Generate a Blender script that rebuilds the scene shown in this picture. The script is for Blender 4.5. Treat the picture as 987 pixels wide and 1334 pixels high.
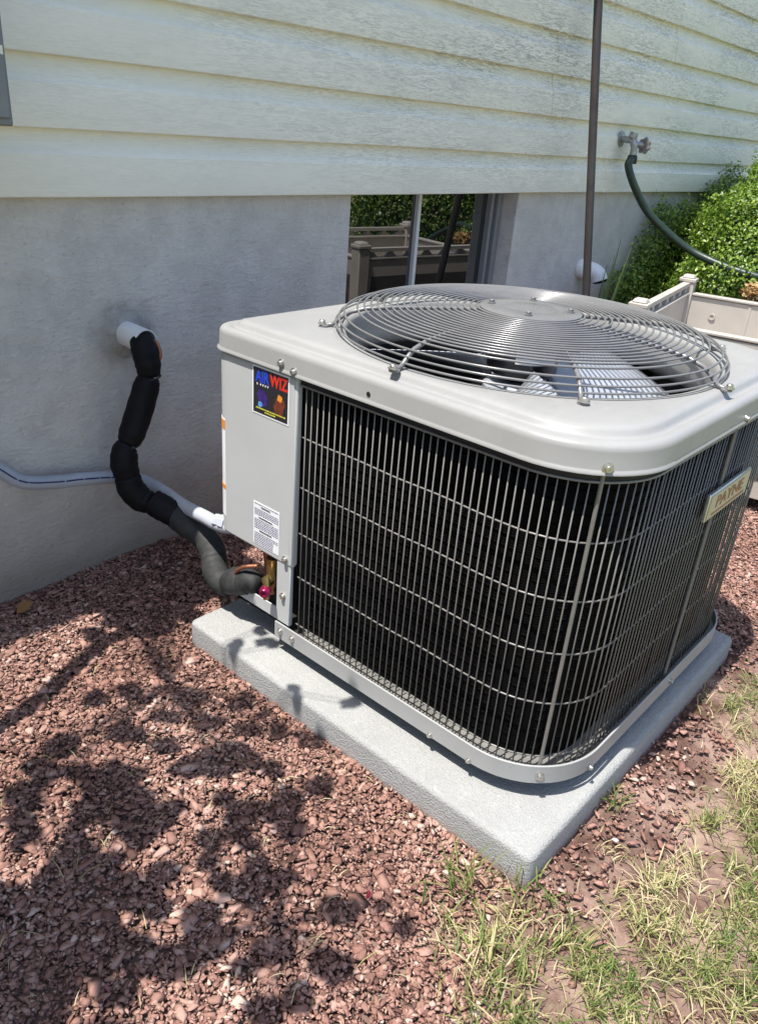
import bpy, bmesh, math, random
import numpy as np
from mathutils import Vector, Matrix
random.seed(7); rng = np.random.default_rng(11)
for o in list(bpy.data.objects): bpy.data.objects.remove(o)
scn = bpy.context.scene; COL = scn.collection

# ------------------------------------------------------------------ camera
W_, H_ = 987., 1334.
F_, CX, CY, CZ, YAW, PIT, ROL = 1024.37, -.8917, -1.7123, 1.1251, -.8755, -.4571, .0837
cy_, sy_, cp_, sp_ = math.cos(YAW), math.sin(YAW), math.cos(PIT), math.sin(PIT)
FW = np.array([-sy_*cp_, cy_*cp_, sp_]); RT = np.array([cy_, sy_, 0.]); UP = np.cross(RT, FW)
RT, UP = math.cos(ROL)*RT+math.sin(ROL)*UP, -math.sin(ROL)*RT+math.cos(ROL)*UP
CAM = np.array([CX, CY, CZ])
cd = bpy.data.cameras.new('camera'); cam = bpy.data.objects.new('camera', cd); COL.objects.link(cam)
cam.matrix_world = Matrix(((RT[0], UP[0], -FW[0], CX), (RT[1], UP[1], -FW[1], CY), (RT[2], UP[2], -FW[2], CZ), (0, 0, 0, 1)))
cd.sensor_fit = 'VERTICAL'; cd.sensor_height = 24; cd.lens = 24*F_/H_; cd.clip_start = .02; cd.clip_end = 500
scn.camera = cam

def on(q, ax, v):
    d = (q[0]-W_/2)/F_*RT - (q[1]-H_/2)/F_*UP + FW
    return CAM + (v-CAM[ax])/d[ax]*d
def project(P):
    d = np.asarray(P, float)-CAM
    a, b, c = d@RT, d@UP, d@FW
    return (W_/2+F_*a/c, H_/2-F_*b/c, c)

# ------------------------------------------------------------------ light
SUN = np.array([-.354, .055, 1.])                      # towards the sun
sn = SUN/np.linalg.norm(SUN)
ELEV = math.asin(sn[2])
w = bpy.data.worlds.new('World'); scn.world = w; w.use_nodes = True
nt = w.node_tree; bg = nt.nodes['Background']
sky = nt.nodes.new('ShaderNodeTexSky'); sky.sky_type = 'NISHITA'; sky.sun_disc = False
sky.sun_elevation = ELEV; sky.sun_rotation = math.atan2(sn[0], sn[1])
sky.air_density = 1.0; sky.dust_density = 1.5; sky.ozone_density = 1.0
nt.links.new(sky.outputs[0], bg.inputs[0]); bg.inputs[1].default_value = .132
sl = bpy.data.lights.new('sun', 'SUN'); sl.energy = 4.4; sl.angle = math.radians(.53); sl.color = (1, .955, .89)
so = bpy.data.objects.new('sun', sl); COL.objects.link(so); so.location = (-2, 0, 6)
so.rotation_euler = Vector(-sn).to_track_quat('-Z', 'Y').to_euler()
vs = scn.view_settings; vs.view_transform = 'Standard'; vs.look = 'None'; vs.gamma = 1; vs.use_curve_mapping = False
vs.exposure = .85

# ------------------------------------------------------------------ helpers
def tag(o, label=None, cat=None, group=None, kind=None):
    if label: o['label'] = label
    if cat: o['category'] = cat
    if group: o['group'] = group
    if kind: o['kind'] = kind
    return o
def empty(name, loc, label, cat, group=None):
    o = bpy.data.objects.new(name, None); o.location = loc; o.empty_display_size = .1; COL.objects.link(o)
    o['inv'] = 0
    del o['inv']
    return tag(o, label, cat, group)
def link(name, me, m=None, parent=None, smooth=None):
    o = bpy.data.objects.new(name, me); COL.objects.link(o)
    if m is not None and not me.materials: me.materials.append(m)
    if parent is not None:
        o.parent = parent
        if parent.parent is not None: pl = parent.matrix_basis.translation + parent.parent.matrix_basis.translation
        else: pl = parent.matrix_basis.translation
        o.matrix_basis = Matrix.Translation(-Vector(pl))
    if smooth is not None and me.polygons:
        me.shade_smooth()
        if smooth < 180: me.set_sharp_from_angle(angle=math.radians(smooth))
    return o
def setpos(o, world):                                   # a copy of shared mesh data placed at a world position
    base = Vector((0, 0, 0)); q = o.parent
    while q is not None: base += q.matrix_basis.translation; q = q.parent
    o.matrix_basis.translation = Vector(world)-base
class MB:
    def __init__(s): s.v = []; s.f = []
    def add(s, vs_, fs_):
        n = len(s.v); s.v += [tuple(map(float, a)) for a in vs_]; s.f += [tuple(i+n for i in f) for f in fs_]; return s
    def box(s, a, b):
        x0, y0, z0 = a; x1, y1, z1 = b
        return s.add([(x0,y0,z0),(x1,y0,z0),(x1,y1,z0),(x0,y1,z0),(x0,y0,z1),(x1,y0,z1),(x1,y1,z1),(x0,y1,z1)],
                     [(0,3,2,1),(4,5,6,7),(0,1,5,4),(1,2,6,5),(2,3,7,6),(3,0,4,7)])
    def tube(s, pts, r, n=8, cap=True, closed=False):
        P = [Vector(p) for p in pts]; m = len(P)
        rr = r if hasattr(r, '__len__') else [r]*m
        vs_ = []; up = None
        for i in range(m):
            if closed: t = (P[(i+1) % m]-P[i-1]).normalized()
            else: t = (P[min(i+1, m-1)]-P[max(i-1, 0)]).normalized()
            if up is None:
                up = Vector((0, 0, 1)) if abs(t.z) < .9 else Vector((1, 0, 0))
            u = (up-t*up.dot(t)).normalized(); w2 = t.cross(u); up = u
            for k in range(n):
                a = 2*math.pi*k/n; vs_.append(P[i]+(u*math.cos(a)+w2*math.sin(a))*rr[i])
        fs_ = []
        for i in range(m if closed else m-1):
            j = (i+1) % m
            for k in range(n):
                k2 = (k+1) % n; fs_.append((i*n+k, i*n+k2, j*n+k2, j*n+k))
        if cap and not closed:
            fs_.append(tuple(range(n))[::-1]); fs_.append(tuple((m-1)*n+k for k in range(n)))
        return s.add(vs_, fs_)
    def lathe(s, prof, o=(0,0,0), axis=(0,0,1), n=24):
        ax = Vector(axis).normalized(); u = ax.orthogonal().normalized(); w2 = ax.cross(u); O = Vector(o); vs_ = []
        for r, h in prof:
            for k in range(n):
                a = 2*math.pi*k/n; vs_.append(O+ax*h+(u*math.cos(a)+w2*math.sin(a))*r)
        fs_ = [(i*n+k, i*n+(k+1) % n, (i+1)*n+(k+1) % n, (i+1)*n+k) for i in range(len(prof)-1) for k in range(n)]
        if prof[0][0] > 1e-5: fs_.append(tuple(range(n))[::-1])
        if prof[-1][0] > 1e-5: fs_.append(tuple((len(prof)-1)*n+k for k in range(n)))
        return s.add(vs_, fs_)
    def mesh(s, name):
        me = bpy.data.meshes.new(name); me.from_pydata(s.v, [], s.f); me.validate(); me.update(); return me
    def build(s, name, m, parent=None, smooth=35):
        return link(name, s.mesh(name), m, parent, smooth)
def bevel(o, wd, seg=2, ang=35):
    b = o.modifiers.new('bevel', 'BEVEL'); b.width = wd; b.segments = seg; b.limit_method = 'ANGLE'; b.angle_limit = math.radians(ang); return o
def catmull(P, n=8):
    P = [np.asarray(p, float) for p in P]; P = [2*P[0]-P[1]]+P+[2*P[-1]-P[-2]]; out = []
    for i in range(1, len(P)-2):
        for k in range(n):
            t = k/n
            out.append(.5*(2*P[i]+(P[i+1]-P[i-1])*t+(2*P[i-1]-5*P[i]+4*P[i+1]-P[i+2])*t*t+(3*P[i]-P[i-1]-3*P[i+1]+P[i+2])*t**3))
    out.append(P[-2]); return out
def fast_mesh(name, V, F, tint=None):
    me = bpy.data.meshes.new(name); k = F.shape[1]
    me.vertices.add(len(V)); me.vertices.foreach_set('co', V.astype(np.float32).ravel())
    me.loops.add(F.size); me.loops.foreach_set('vertex_index', F.astype(np.int32).ravel())
    me.polygons.add(len(F)); me.polygons.foreach_set('loop_start', np.arange(0, F.size, k, dtype=np.int32))
    me.update(calc_edges=True)
    if tint is not None:
        a = me.attributes.new('tint', 'FLOAT', 'POINT'); a.data.foreach_set('value', tint.astype(np.float32))
    return me

# ------------------------------------------------------------------ materials
def nodes(m):
    m.use_nodes = True; return m.node_tree, m.node_tree.nodes['Principled BSDF']
def N(t, kind, **kw):
    n = t.nodes.new(kind)
    for k, v in kw.items(): setattr(n, k, v)
    return n
def coords(t, scale=(1,1,1), kind='Object'):
    tc = N(t, 'ShaderNodeTexCoord'); mp = N(t, 'ShaderNodeMapping'); mp.inputs['Scale'].default_value = scale
    t.links.new(tc.outputs[kind], mp.inputs[0]); return mp.outputs[0]
def noise(t, co, scale, detail=4, rough=.55, dist=0):
    n = N(t, 'ShaderNodeTexNoise'); n.inputs['Scale'].default_value = scale; n.inputs['Detail'].default_value = detail
    n.inputs['Roughness'].default_value = rough; n.inputs['Distortion'].default_value = dist
    t.links.new(co, n.inputs['Vector']); return n.outputs['Fac']
def ramp(t, fac, stops):
    r = N(t, 'ShaderNodeValToRGB'); e = r.color_ramp.elements
    while len(e) < len(stops): e.new(.5)
    for x, (p_, c) in zip(e, stops):
        x.position = p_; x.color = (*c, 1) if hasattr(c, '__len__') else (c, c, c, 1)
    t.links.new(fac, r.inputs[0]); return r.outputs[0]
def mix(t, fac, a, b, mode='MIX'):
    m = N(t, 'ShaderNodeMix', data_type='RGBA', blend_type=mode)
    for s_, v in ((m.inputs[0], fac), (m.inputs[6], a), (m.inputs[7], b)):
        if isinstance(v, (int, float)): s_.default_value = v
        elif isinstance(v, tuple): s_.default_value = (*v, 1)
        else: t.links.new(v, s_)
    return m.outputs[2]
def math_(t, op, a, b=0., c=None):
    m = N(t, 'ShaderNodeMath', operation=op)
    for i, v in enumerate((a, b) if c is None else (a, b, c)):
        if isinstance(v, (int, float)): m.inputs[i].default_value = v
        else: t.links.new(v, m.inputs[i])
    return m.outputs[0]
def bump(t, b, h, strength=.3, dist=.01, prev=None):
    n = N(t, 'ShaderNodeBump'); n.inputs['Strength'].default_value = strength; n.inputs['Distance'].default_value = dist
    t.links.new(h, n.inputs['Height'])
    if prev is not None: t.links.new(prev, n.inputs['Normal'])
    t.links.new(n.outputs[0], b.inputs['Normal']); return n.outputs[0]
def pm(name, col, rough=.5, metal=0., var=.08, vscale=9., bs=0., bscale=120., bdist=.002, spec=.5, coat=0.):
    m = bpy.data.materials.new(name); t, b = nodes(m); co = coords(t)
    f = noise(t, co, vscale, 5)
    c = ramp(t, f, [(.3, tuple(x*(1-var) for x in col)), (.7, tuple(min(1, x*(1+var)) for x in col))])
    t.links.new(c, b.inputs['Base Color'])
    rr = N(t, 'ShaderNodeMapRange'); rr.inputs[1].default_value = .3; rr.inputs[2].default_value = .7
    rr.inputs[3].default_value = max(.02, rough*.85); rr.inputs[4].default_value = min(1, rough*1.15)
    t.links.new(noise(t, co, vscale*3.1, 4), rr.inputs[0]); t.links.new(rr.outputs[0], b.inputs['Roughness'])
    b.inputs['Metallic'].default_value = metal; b.inputs['Specular IOR Level'].default_value = spec; b.inputs['Coat Weight'].default_value = coat
    if bs: bump(t, b, noise(t, co, bscale, 6), bs, bdist)
    return m
def tintmat(name, stops, rough=.7, bs=0., bscale=300., trans=0., spec=.4):
    m = bpy.data.materials.new(name); t, b = nodes(m)
    a = N(t, 'ShaderNodeAttribute', attribute_name='tint'); co = coords(t)
    f = math_(t, 'ADD', a.outputs['Fac'], math_(t, 'MULTIPLY', math_(t, 'SUBTRACT', noise(t, co, 90, 4), .5), .35))
    c = ramp(t, f, stops); t.links.new(c, b.inputs['Base Color']); b.inputs['Roughness'].default_value = rough
    b.inputs['Specular IOR Level'].default_value = spec
    if bs: bump(t, b, noise(t, co, bscale, 5), bs, .003)
    if trans:
        out = t.nodes['Material Output']; tr = N(t, 'ShaderNodeBsdfTranslucent'); mx = N(t, 'ShaderNodeMixShader'); mx.inputs[0].default_value = trans
        t.links.new(mix(t, 1., c, (1.15, 1.25, .55), 'MULTIPLY'), tr.inputs[0]); t.links.new(b.outputs[0], mx.inputs[1]); t.links.new(tr.outputs[0], mx.inputs[2]); t.links.new(mx.outputs[0], out.inputs[0])
    return m

def lid_mat():
    m = bpy.data.materials.new('painted steel lid'); t, b = nodes(m); co = coords(t)
    n1 = noise(t, co, 6, 6, .6); n2 = noise(t, co, 55, 6, .7); n3 = noise(t, coords(t, (3, 12, 12)), 4, 6, .6, .6)
    c = ramp(t, n1, [(.3, (.265, .265, .259)), (.7, (.30, .30, .293))])
    c = mix(t, ramp(t, n2, [(.58, 0.), (.74, .35)]), c, (.225, .217, .20)); c = mix(t, ramp(t, n3, [(.55, 0.), (.72, .22)]), c, (.35, .346, .335))
    t.links.new(c, b.inputs['Base Color']); b.inputs['Specular IOR Level'].default_value = .35
    t.links.new(ramp(t, n2, [(.35, .28), (.7, .46)]), b.inputs['Roughness']); bump(t, b, noise(t, co, 9, 3), .06, .004); return m
def siding_mat():
    m = bpy.data.materials.new('vinyl siding'); t, b = nodes(m)
    grain = noise(t, coords(t, (4.6, 4.6, 50)), 3.4, 9, .72, 1.9)
    fine = noise(t, coords(t, (9, 9, 130)), 2.2, 6, .7, .8)
    zone = noise(t, coords(t, (.9, .9, 3.2)), 1.6, 5, .6, .4)
    sx = N(t, 'ShaderNodeSeparateXYZ'); t.links.new(coords(t), sx.inputs[0])
    xr = N(t, 'ShaderNodeMapRange'); xr.inputs[1].default_value = -.1; xr.inputs[2].default_value = 1.3; xr.inputs[3].default_value = .25; xr.inputs[4].default_value = 1.; t.links.new(sx.outputs[0], xr.inputs[0])
    zr = N(t, 'ShaderNodeMapRange'); zr.inputs[1].default_value = .95; zr.inputs[2].default_value = 1.35; zr.inputs[3].default_value = .45; zr.inputs[4].default_value = 1.; t.links.new(sx.outputs[2], zr.inputs[0])
    zm = ramp(t, zone, [(.34, .12), (.60, 1.)])
    g = ramp(t, grain, [(.46, 0.), (.56, 1.)])
    f = math_(t, 'MULTIPLY', math_(t, 'MULTIPLY', math_(t, 'MULTIPLY', zm, g), xr.outputs[0]), zr.outputs[0])
    base = mix(t, ramp(t, zone, [(.3, 0.), (.7, 1.)]), (.85, .825, .71), (.90, .88, .77))
    c = mix(t, math_(t, 'MULTIPLY', f, .85), base, (.34, .345, .31))
    soft = math_(t, 'MULTIPLY', math_(t, 'MULTIPLY', ramp(t, noise(t, coords(t, (1.6, 1.6, 6)), 2.3, 6, .65), [(.45, 0.), (.75, 1.)]), xr.outputs[0]), .30)
    c = mix(t, soft, c, (.40, .42, .36))
    t.links.new(c, b.inputs['Base Color']); b.inputs['Roughness'].default_value = .55
    p = bump(t, b, grain, .28, .005); bump(t, b, fine, .10, .002, p)
    return m
def stucco_mat():
    m = bpy.data.materials.new('parged concrete'); t, b = nodes(m); co = coords(t)
    big = noise(t, co, 2.2, 6, .6, .3); med = noise(t, co, 9, 7, .65); fi = noise(t, co, 90, 6, .6); tr = noise(t, coords(t, (14, 14, 30)), 1.7, 6, .6, 2.)
    c = ramp(t, big, [(.3, (.55, .53, .49)), (.55, (.63, .61, .57)), (.75, (.69, .67, .63))])
    c = mix(t, ramp(t, med, [(.42, .38), (.55, 0.)]), c, (.44, .43, .40)); c = mix(t, ramp(t, tr, [(.56, 0.), (.68, .35)]), c, (.72, .71, .69))
    c = mix(t, ramp(t, fi, [(.34, .5), (.42, 0.)]), c, (.38, .37, .35))
    # damp mortar round the pipe sleeve
    sp = N(t, 'ShaderNodeVectorMath', operation='DISTANCE'); t.links.new(co, sp.inputs[0]); sp.inputs[1].default_value = (.135, 0, .625)
    dd = math_(t, 'ADD', sp.outputs['Value'], math_(t, 'MULTIPLY', math_(t, 'SUBTRACT', noise(t, co, 16, 5), .5), .09))
    c = mix(t, ramp(t, dd, [(.058, .62), (.085, .25), (.105, 0.)]), c, (.27, .255, .235))
    # soil splash and damp along the foot of the wall
    sx = N(t, 'ShaderNodeSeparateXYZ'); t.links.new(co, sx.inputs[0])
    hz = math_(t, 'ADD', sx.outputs[2], math_(t, 'MULTIPLY', math_(t, 'SUBTRACT', noise(t, coords(t, (2.5, 1, 5)), 2., 6), .5), .16))
    c = mix(t, ramp(t, hz, [(.03, .9), (.10, .62), (.34, 0.)]), c, (.27, .225, .19))
    drip = noise(t, coords(t, (24, 1, 1.2)), 1.5, 5, .6)
    c = mix(t, math_(t, 'MULTIPLY', ramp(t, drip, [(.55, 0.), (.85, 1.)]), .12), c, (.26, .25, .235))
    t.links.new(c, b.inputs['Base Color']); b.inputs['Roughness'].default_value = .92; b.inputs['Specular IOR Level'].default_value = .2
    p = bump(t, b, tr, .55, .008); p = bump(t, b, med, .45, .014, p); bump(t, b, fi, .5, .004, p)
    return m
def concrete_mat():
    m = bpy.data.materials.new('cast concrete pad'); t, b = nodes(m); co = coords(t)
    v = N(t, 'ShaderNodeTexVoronoi'); v.inputs['Scale'].default_value = 230; t.links.new(co, v.inputs['Vector'])
    n1 = noise(t, co, 330, 3, .6); n2 = noise(t, co, 5, 6, .6); n3 = noise(t, co, 60, 6, .7)
    c = ramp(t, n2, [(.3, (.30, .302, .294)), (.7, (.365, .368, .358))])
    c = mix(t, ramp(t, n1, [(.40, .55), (.52, 0.)]), c, (.26, .265, .26))
    c = mix(t, ramp(t, n3, [(.55, 0.), (.75, .5)]), c, (.47, .47, .46))
    sx = N(t, 'ShaderNodeSeparateXYZ'); t.links.new(co, sx.inputs[0])
    hz = math_(t, 'ADD', sx.outputs[2], math_(t, 'MULTIPLY', math_(t, 'SUBTRACT', noise(t, co, 25, 4), .5), .03))
    c = mix(t, ramp(t, hz, [(.0, .6), (.018, 0.)]), c, (.30, .20, .16))
    t.links.new(c, b.inputs['Base Color']); b.inputs['Roughness'].default_value = .9; b.inputs['Specular IOR Level'].default_value = .25
    p = bump(t, b, n1, .55, .0035); p = bump(t, b, n3, .5, .004, p); bump(t, b, v.outputs['Distance'], .4, .003, p)
    return m
def ground_mat():
    m = bpy.data.materials.new('soil and lawn'); t, b = nodes(m); co = coords(t)
    n1 = noise(t, co, 60, 8, .7); n2 = noise(t, co, 7, 6)
    soil = ramp(t, n1, [(.3, (.075, .042, .034)), (.7, (.17, .10, .08))])
    soil2 = ramp(t, n1, [(.3, (.25, .165, .135)), (.7, (.40, .285, .235))])
    soil = mix(t, ramp(t, n2, [(.4, 0.), (.6, 1.)]), soil, soil2)
    lawn = ramp(t, noise(t, co, 25, 8, .7), [(.25, (.10, .115, .04)), (.5, (.20, .20, .085)), (.75, (.34, .30, .17))])
    sx = N(t, 'ShaderNodeSeparateXYZ'); t.links.new(co, sx.inputs[0])
    f = math_(t, 'ADD', math_(t, 'MULTIPLY', sx.outputs[1], -1.), math_(t, 'MULTIPLY', math_(t, 'SUBTRACT', noise(t, co, 3, 4), .5), .5))
    c = mix(t, ramp(t, math_(t, 'DIVIDE', f, 4.), [(.44, 0.), (.50, 1.)]), soil, lawn)
    t.links.new(c, b.inputs['Base Color']); b.inputs['Roughness'].default_value = .95; b.inputs['Specular IOR Level'].default_value = .1
    bump(t, b, n1, .8, .012); return m
def pipe_foam_mat(name, a, b_):
    m = bpy.data.materials.new(name); t, b = nodes(m); co = coords(t)
    c = ramp(t, noise(t, co, 22, 6, .7), [(.35, a), (.7, b_)]); t.links.new(c, b.inputs['Base Color'])
    b.inputs['Roughness'].default_value = .6; b.inputs['Specular IOR Level'].default_value = .2
    p = bump(t, b, noise(t, coords(t, (1, 1, 2.5)), 30, 4), .25, .005); bump(t, b, noise(t, co, 420, 3), .25, .001, p); return m
def coil_mat():
    m = bpy.data.materials.new('coil fins'); t, b = nodes(m)
    wv = N(t, 'ShaderNodeTexWave', wave_type='BANDS', bands_direction='Z'); wv.inputs['Scale'].default_value = 60; t.links.new(coords(t), wv.inputs['Vector'])
    b.inputs['Base Color'].default_value = (.004, .004, .0045, 1); b.inputs['Roughness'].default_value = .7; b.inputs['Specular IOR Level'].default_value = .04
    bump(t, b, wv.outputs['Fac'], .2, .003); return m
def label_mat():
    m = bpy.data.materials.new('printed caution label'); t, b = nodes(m)
    tc = coords(t)
    rows = N(t, 'ShaderNodeTexWave', wave_type='BANDS', bands_direction='Z'); rows.inputs['Scale'].default_value = 62; t.links.new(tc, rows.inputs['Vector'])
    wd = noise(t, coords(t, (1, 420, 120)), 1., 2)
    ink = math_(t, 'MULTIPLY', .0, 1.) if True else math_(t, 'MULTIPLY', ramp(t, rows.outputs['Fac'], [(.45, 0.), (.6, 1.)]), ramp(t, wd, [(.40, 0.), (.5, 1.)]))
    c = mix(t, math_(t, 'MULTIPLY', ink, .75), (.80, .80, .83), (.22, .22, .30))
    t.links.new(c, b.inputs['Base Color']); b.inputs['Roughness'].default_value = .4; return m

M = dict(
 siding=siding_mat(), stucco=stucco_mat(), pad=concrete_mat(), ground=ground_mat(), coil=coil_mat(), caution=label_mat(),
 lid=lid_mat(),
 panel=pm('painted steel panel', (.46, .475, .475), .42, 0, .04, 7, .05, 40, .002),
 pan=pm('painted steel pan', (.36, .365, .36), .4, .1, .06, 12),
 panfloor=pm('dusty pan floor', (.17, .165, .155), .6, 0, .25, 25),
 guard=pm('coated guard wire', (.17, .17, .172), .24, .1, .1, 20),
 wire=pm('coated grille wire', (.175, .168, .157), .30, 0, .12, 30, spec=.6),
 zinc=pm('zinc screw', (.55, .54, .50), .28, .9, .1, 90),
 dark=pm('dark interior steel', (.035, .034, .033), .55, .2, .2, 20),
 gasket=pm('black gasket', (.012, .012, .012), .6),
 motor=pm('motor black enamel', (.03, .03, .033), .35, .3),
 tubes=pm('coil tube', (.0025, .0025, .0025), .8, 0, spec=.03),
 blade=pm('mill aluminium blade', (.42, .45, .50), .42, .35, .1, 14),
 foam=pipe_foam_mat('black foam insulation', (.0022, .0026, .0036), (.006, .007, .009)),
 sunlitfoam=pipe_foam_mat('sunlit foam insulation', (.024, .025, .026), (.050, .051, .050)),  # same foam as the black, lightened in colour for the sunlit lower stretch
 copper=pm('copper', (.34, .14, .08), .45, .7, .2, 40),
 petal=pm('crimson petal', (.16, .006, .02), .6),
 brass=pm('brass valve', (.36, .26, .11), .4, .9, .15, 60),
 cap=pm('magenta valve cap', (.24, .012, .06), .25, .45, .1, 40),
 pvc=pm('white pvc', (.74, .76, .77), .4, 0, .05, 20),
 mortar=pm('mortar patch', (.36, .35, .33), .95, 0, .18, 45, .7, 130, .006, .2),
 conduit=pm('grey liquidtight conduit', (.42, .45, .50), .4, 0, .06, 30),
 ink=pm('navy ink', (.02, .03, .12), .5),
 meter=pm('weathered grey metal box', (.20, .22, .235), .5, .3, .12, 8, .1, 60),
 pole=pm('dark weathered pole', (.040, .034, .031), .55, .1, .25, 14, .3, 150),
 hose=pm('dark green rubber hose', (.018, .035, .024), .42, 0, .15, 30),
 galv=pm('galvanised faucet metal', (.36, .37, .36), .5, .75, .25, 70, .3, 300),
 rusty=pm('corroded faucet handle', (.25, .235, .225), .6, .4, .3, 60, .3, 300),
 planter=pm('taupe moulded plastic', (.43, .395, .355), .5, 0, .06, 10, .1, 180),
 panelshade=pm('planter panel shade', (.075, .065, .06), .5),  # dark colour holds the shade of the planter's wall-facing side
 winframe=pm('white window frame', (.66, .67, .66), .45, 0, .06, 20),
 winvinyl=pm('grey window vinyl', (.22, .23, .24), .45, 0, .06, 20),
 roof=pm('asphalt shingle', (.10, .095, .09), .9, 0, .3, 60, .4, 200),
 trim=pm('white eave trim', (.74, .74, .70), .5),
 bark=pm('bark', (.11, .08, .06), .85, 0, .3, 40, .6, 120, .01),
 st_white=pm('sticker border', (.80, .80, .80), .35), st_black=pm('sticker print', (.022, .02, .024), .3, 0, .1),
 greyprint=pm('grey blue print', (.13, .13, .20), .5), blue=pm('blue print', (.02, .06, .55), .35), red=pm('red print', (.65, .03, .015), .35), yellow=pm('yellow print', (.62, .60, .06), .4),
 violet=pm('violet print', (.045, .02, .16), .35, 0, .6, 120), rust=pm('rust print', (.15, .035, .015), .35, 0, .6, 120), sky=pm('light blue print', (.10, .30, .62), .35, 0, .5, 160),
 orange=pm('orange print', (.75, .28, .03), .4), black=pm('black print', (.02, .02, .02), .5),
 plate=pm('brand plate enamel', (.50, .50, .38), .3, .3, .05), platerim=pm('brand plate rim', (.66, .67, .62), .25, .8), platered=pm('brand lettering', (.33, .15, .06), .4),
 white=pm('white motor label', (.78, .78, .80), .4),
)
g = bpy.data.materials.new('window glass'); t_, b_ = nodes(g); b_.inputs['Base Color'].default_value = (.006, .007, .007, 1); b_.inputs['Roughness'].default_value = .015; b_.inputs['IOR'].default_value = 2.6
bump(t_, b_, noise(t_, coords(t_), 3, 1), .02, .01); M['glass'] = g
M['stone'] = tintmat('red crushed stone', [(0, (.11, .058, .047)), (.3, (.235, .125, .098)), (.6, (.335, .19, .15)), (.85, (.42, .265, .215)), (1, (.52, .38, .32))], .85, .5, 260, 0, .25)
M['grass'] = tintmat('grass blades', [(0, (.05, .10, .02)), (.3, (.12, .19, .04)), (.55, (.27, .29, .10)), (.8, (.47, .41, .22)), (1, (.60, .52, .34))], .6, trans=.3)
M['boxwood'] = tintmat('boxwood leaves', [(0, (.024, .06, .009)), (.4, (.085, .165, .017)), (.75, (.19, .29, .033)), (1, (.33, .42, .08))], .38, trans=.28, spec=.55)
M['leaf'] = tintmat('broad leaves', [(0, (.03, .07, .015)), (.5, (.055, .12, .02)), (1, (.10, .18, .035))], .45, trans=.05)
M['dry'] = tintmat('dry orange leaves', [(0, (.26, .13, .045)), (.5, (.42, .26, .11)), (1, (.55, .42, .22))], .7, trans=.2)
M['strap'] = tintmat('strap leaves', [(0, (.05, .10, .03)), (1, (.16, .22, .07))], .5, trans=.2)

# ------------------------------------------------------------------ ground
def hgt(x, y):
    return (.009*np.sin(3.1*x+1.3)*np.cos(2.7*y+.4)+.005*np.sin(9.3*x+4.*y)+.004*np.sin(13*y-5*x+2))*np.clip((np.abs(x-.45)+np.abs(y+.9)-.5)*1.5, 0, 1)
ax_ = np.concatenate([[-60, -25, -10, -5, -3], np.linspace(-2, 4, 91), [5, 7, 12, 25, 60]])
ay_ = np.concatenate([[-60, -25, -12, -7, -5], np.linspace(-3.6, .3, 66), [1, 4, 12, 60]])
gx, gy = np.meshgrid(ax_, ay_); gz = hgt(gx, gy)*(np.abs(gx) < 4)*(gy > -4)-.006
V = np.stack([gx.ravel(), gy.ravel(), gz.ravel()], 1); nx_ = len(ax_)
F = np.array([(j*nx_+i, j*nx_+i+1, (j+1)*nx_+i+1, (j+1)*nx_+i) for j in range(len(ay_)-1) for i in range(nx_-1)])
tag(link('ground', fast_mesh('ground', V, F), M['ground'], None, 180), 'reddish soil running out into a worn lawn', 'ground', kind='structure')

# ------------------------------------------------------------------ house
SZ, SC = .9362, .1311
house = empty('house', (1, 0, 0), 'house wall with cream lap siding over a grey parged foundation', 'house')
WX0, WX1, WZ0 = .915, 1.822, .46                        # basement window opening
mb = MB(); FX0, FX1, FT = -4, 9, .25
mb.box((FX0, 0, -.2), (WX0, FT, 1.05)); mb.box((WX1, 0, -.2), (FX1, FT, 1.05)); mb.box((WX0, 0, -.2), (WX1, FT, WZ0))
bevel(mb.build('foundation_wall', M['stucco'], house, 30), .006, 2)
prof = [(-.003, 0), (-.0285, 0), (-.0305, .0015), (-.031, .004), (-.0262, .082), (-.0196, .090), (-.0150, .099), (-.0122, .110), (-.0108, .121), (-.010, SC+.004), (-.003, SC+.004)]
def board(x0, x1, z0, dy=0.):
    m_ = MB(); n = max(2, int((x1-x0)/.25)); vs_ = []
    for i in range(n+1):
        x = x0+(x1-x0)*i/n; wob = .0012*math.sin(x*2.1+z0*17)+.0006*math.sin(x*5.3+z0*31)
        for (y, z) in prof: vs_.append((x, y+dy*(1 if y < -.005 else 0), z0+z+wob*(1 if z < .09 else 0)))
    k = len(prof); fs_ = [(i*k+j, (i+1)*k+j, (i+1)*k+(j+1) % k, i*k+(j+1) % k) for i in range(n) for j in range(k)]
    fs_ += [tuple(range(k))[::-1], tuple(n*k+j for j in range(k))]
    m_.add(vs_, fs_); return m_.build('siding_board', M['siding'], house, 25)
seams = {0: [2.42], 1: [-1.2], 2: [on((717, 130), 1, -.02)[0]], 3: [on((724, 75), 1, -.02)[0]], 4: [on((879, 60), 1, -.02)[0]], 5: [on((886, 15), 1, -.02)[0]]}
NC = 12
for c in range(NC):
    xs = [FX0]+sorted(seams.get(c, [])+[5.2+.37*((c*5) % 4)]+([-2.3+.4*((c*3) % 4)] if c != 1 else []))+[FX1]
    for i in range(len(xs)-1):
        a = xs[i]; e = xs[i+1]+(.012 if i < len(xs)-2 else 0)
        board(a, e, SZ+c*SC, -.0038*(1-(i % 2)))
ztop = SZ+NC*SC
MB().box((FX0, -.0095, SZ+.02), (FX1, -.001, ztop)).build('sheathing', M['trim'], house)
mb = MB().box((FX0, -.034, ztop-.01), (FX1, -.002, ztop+.16)); mb.build('frieze_board', M['trim'], house)
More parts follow.
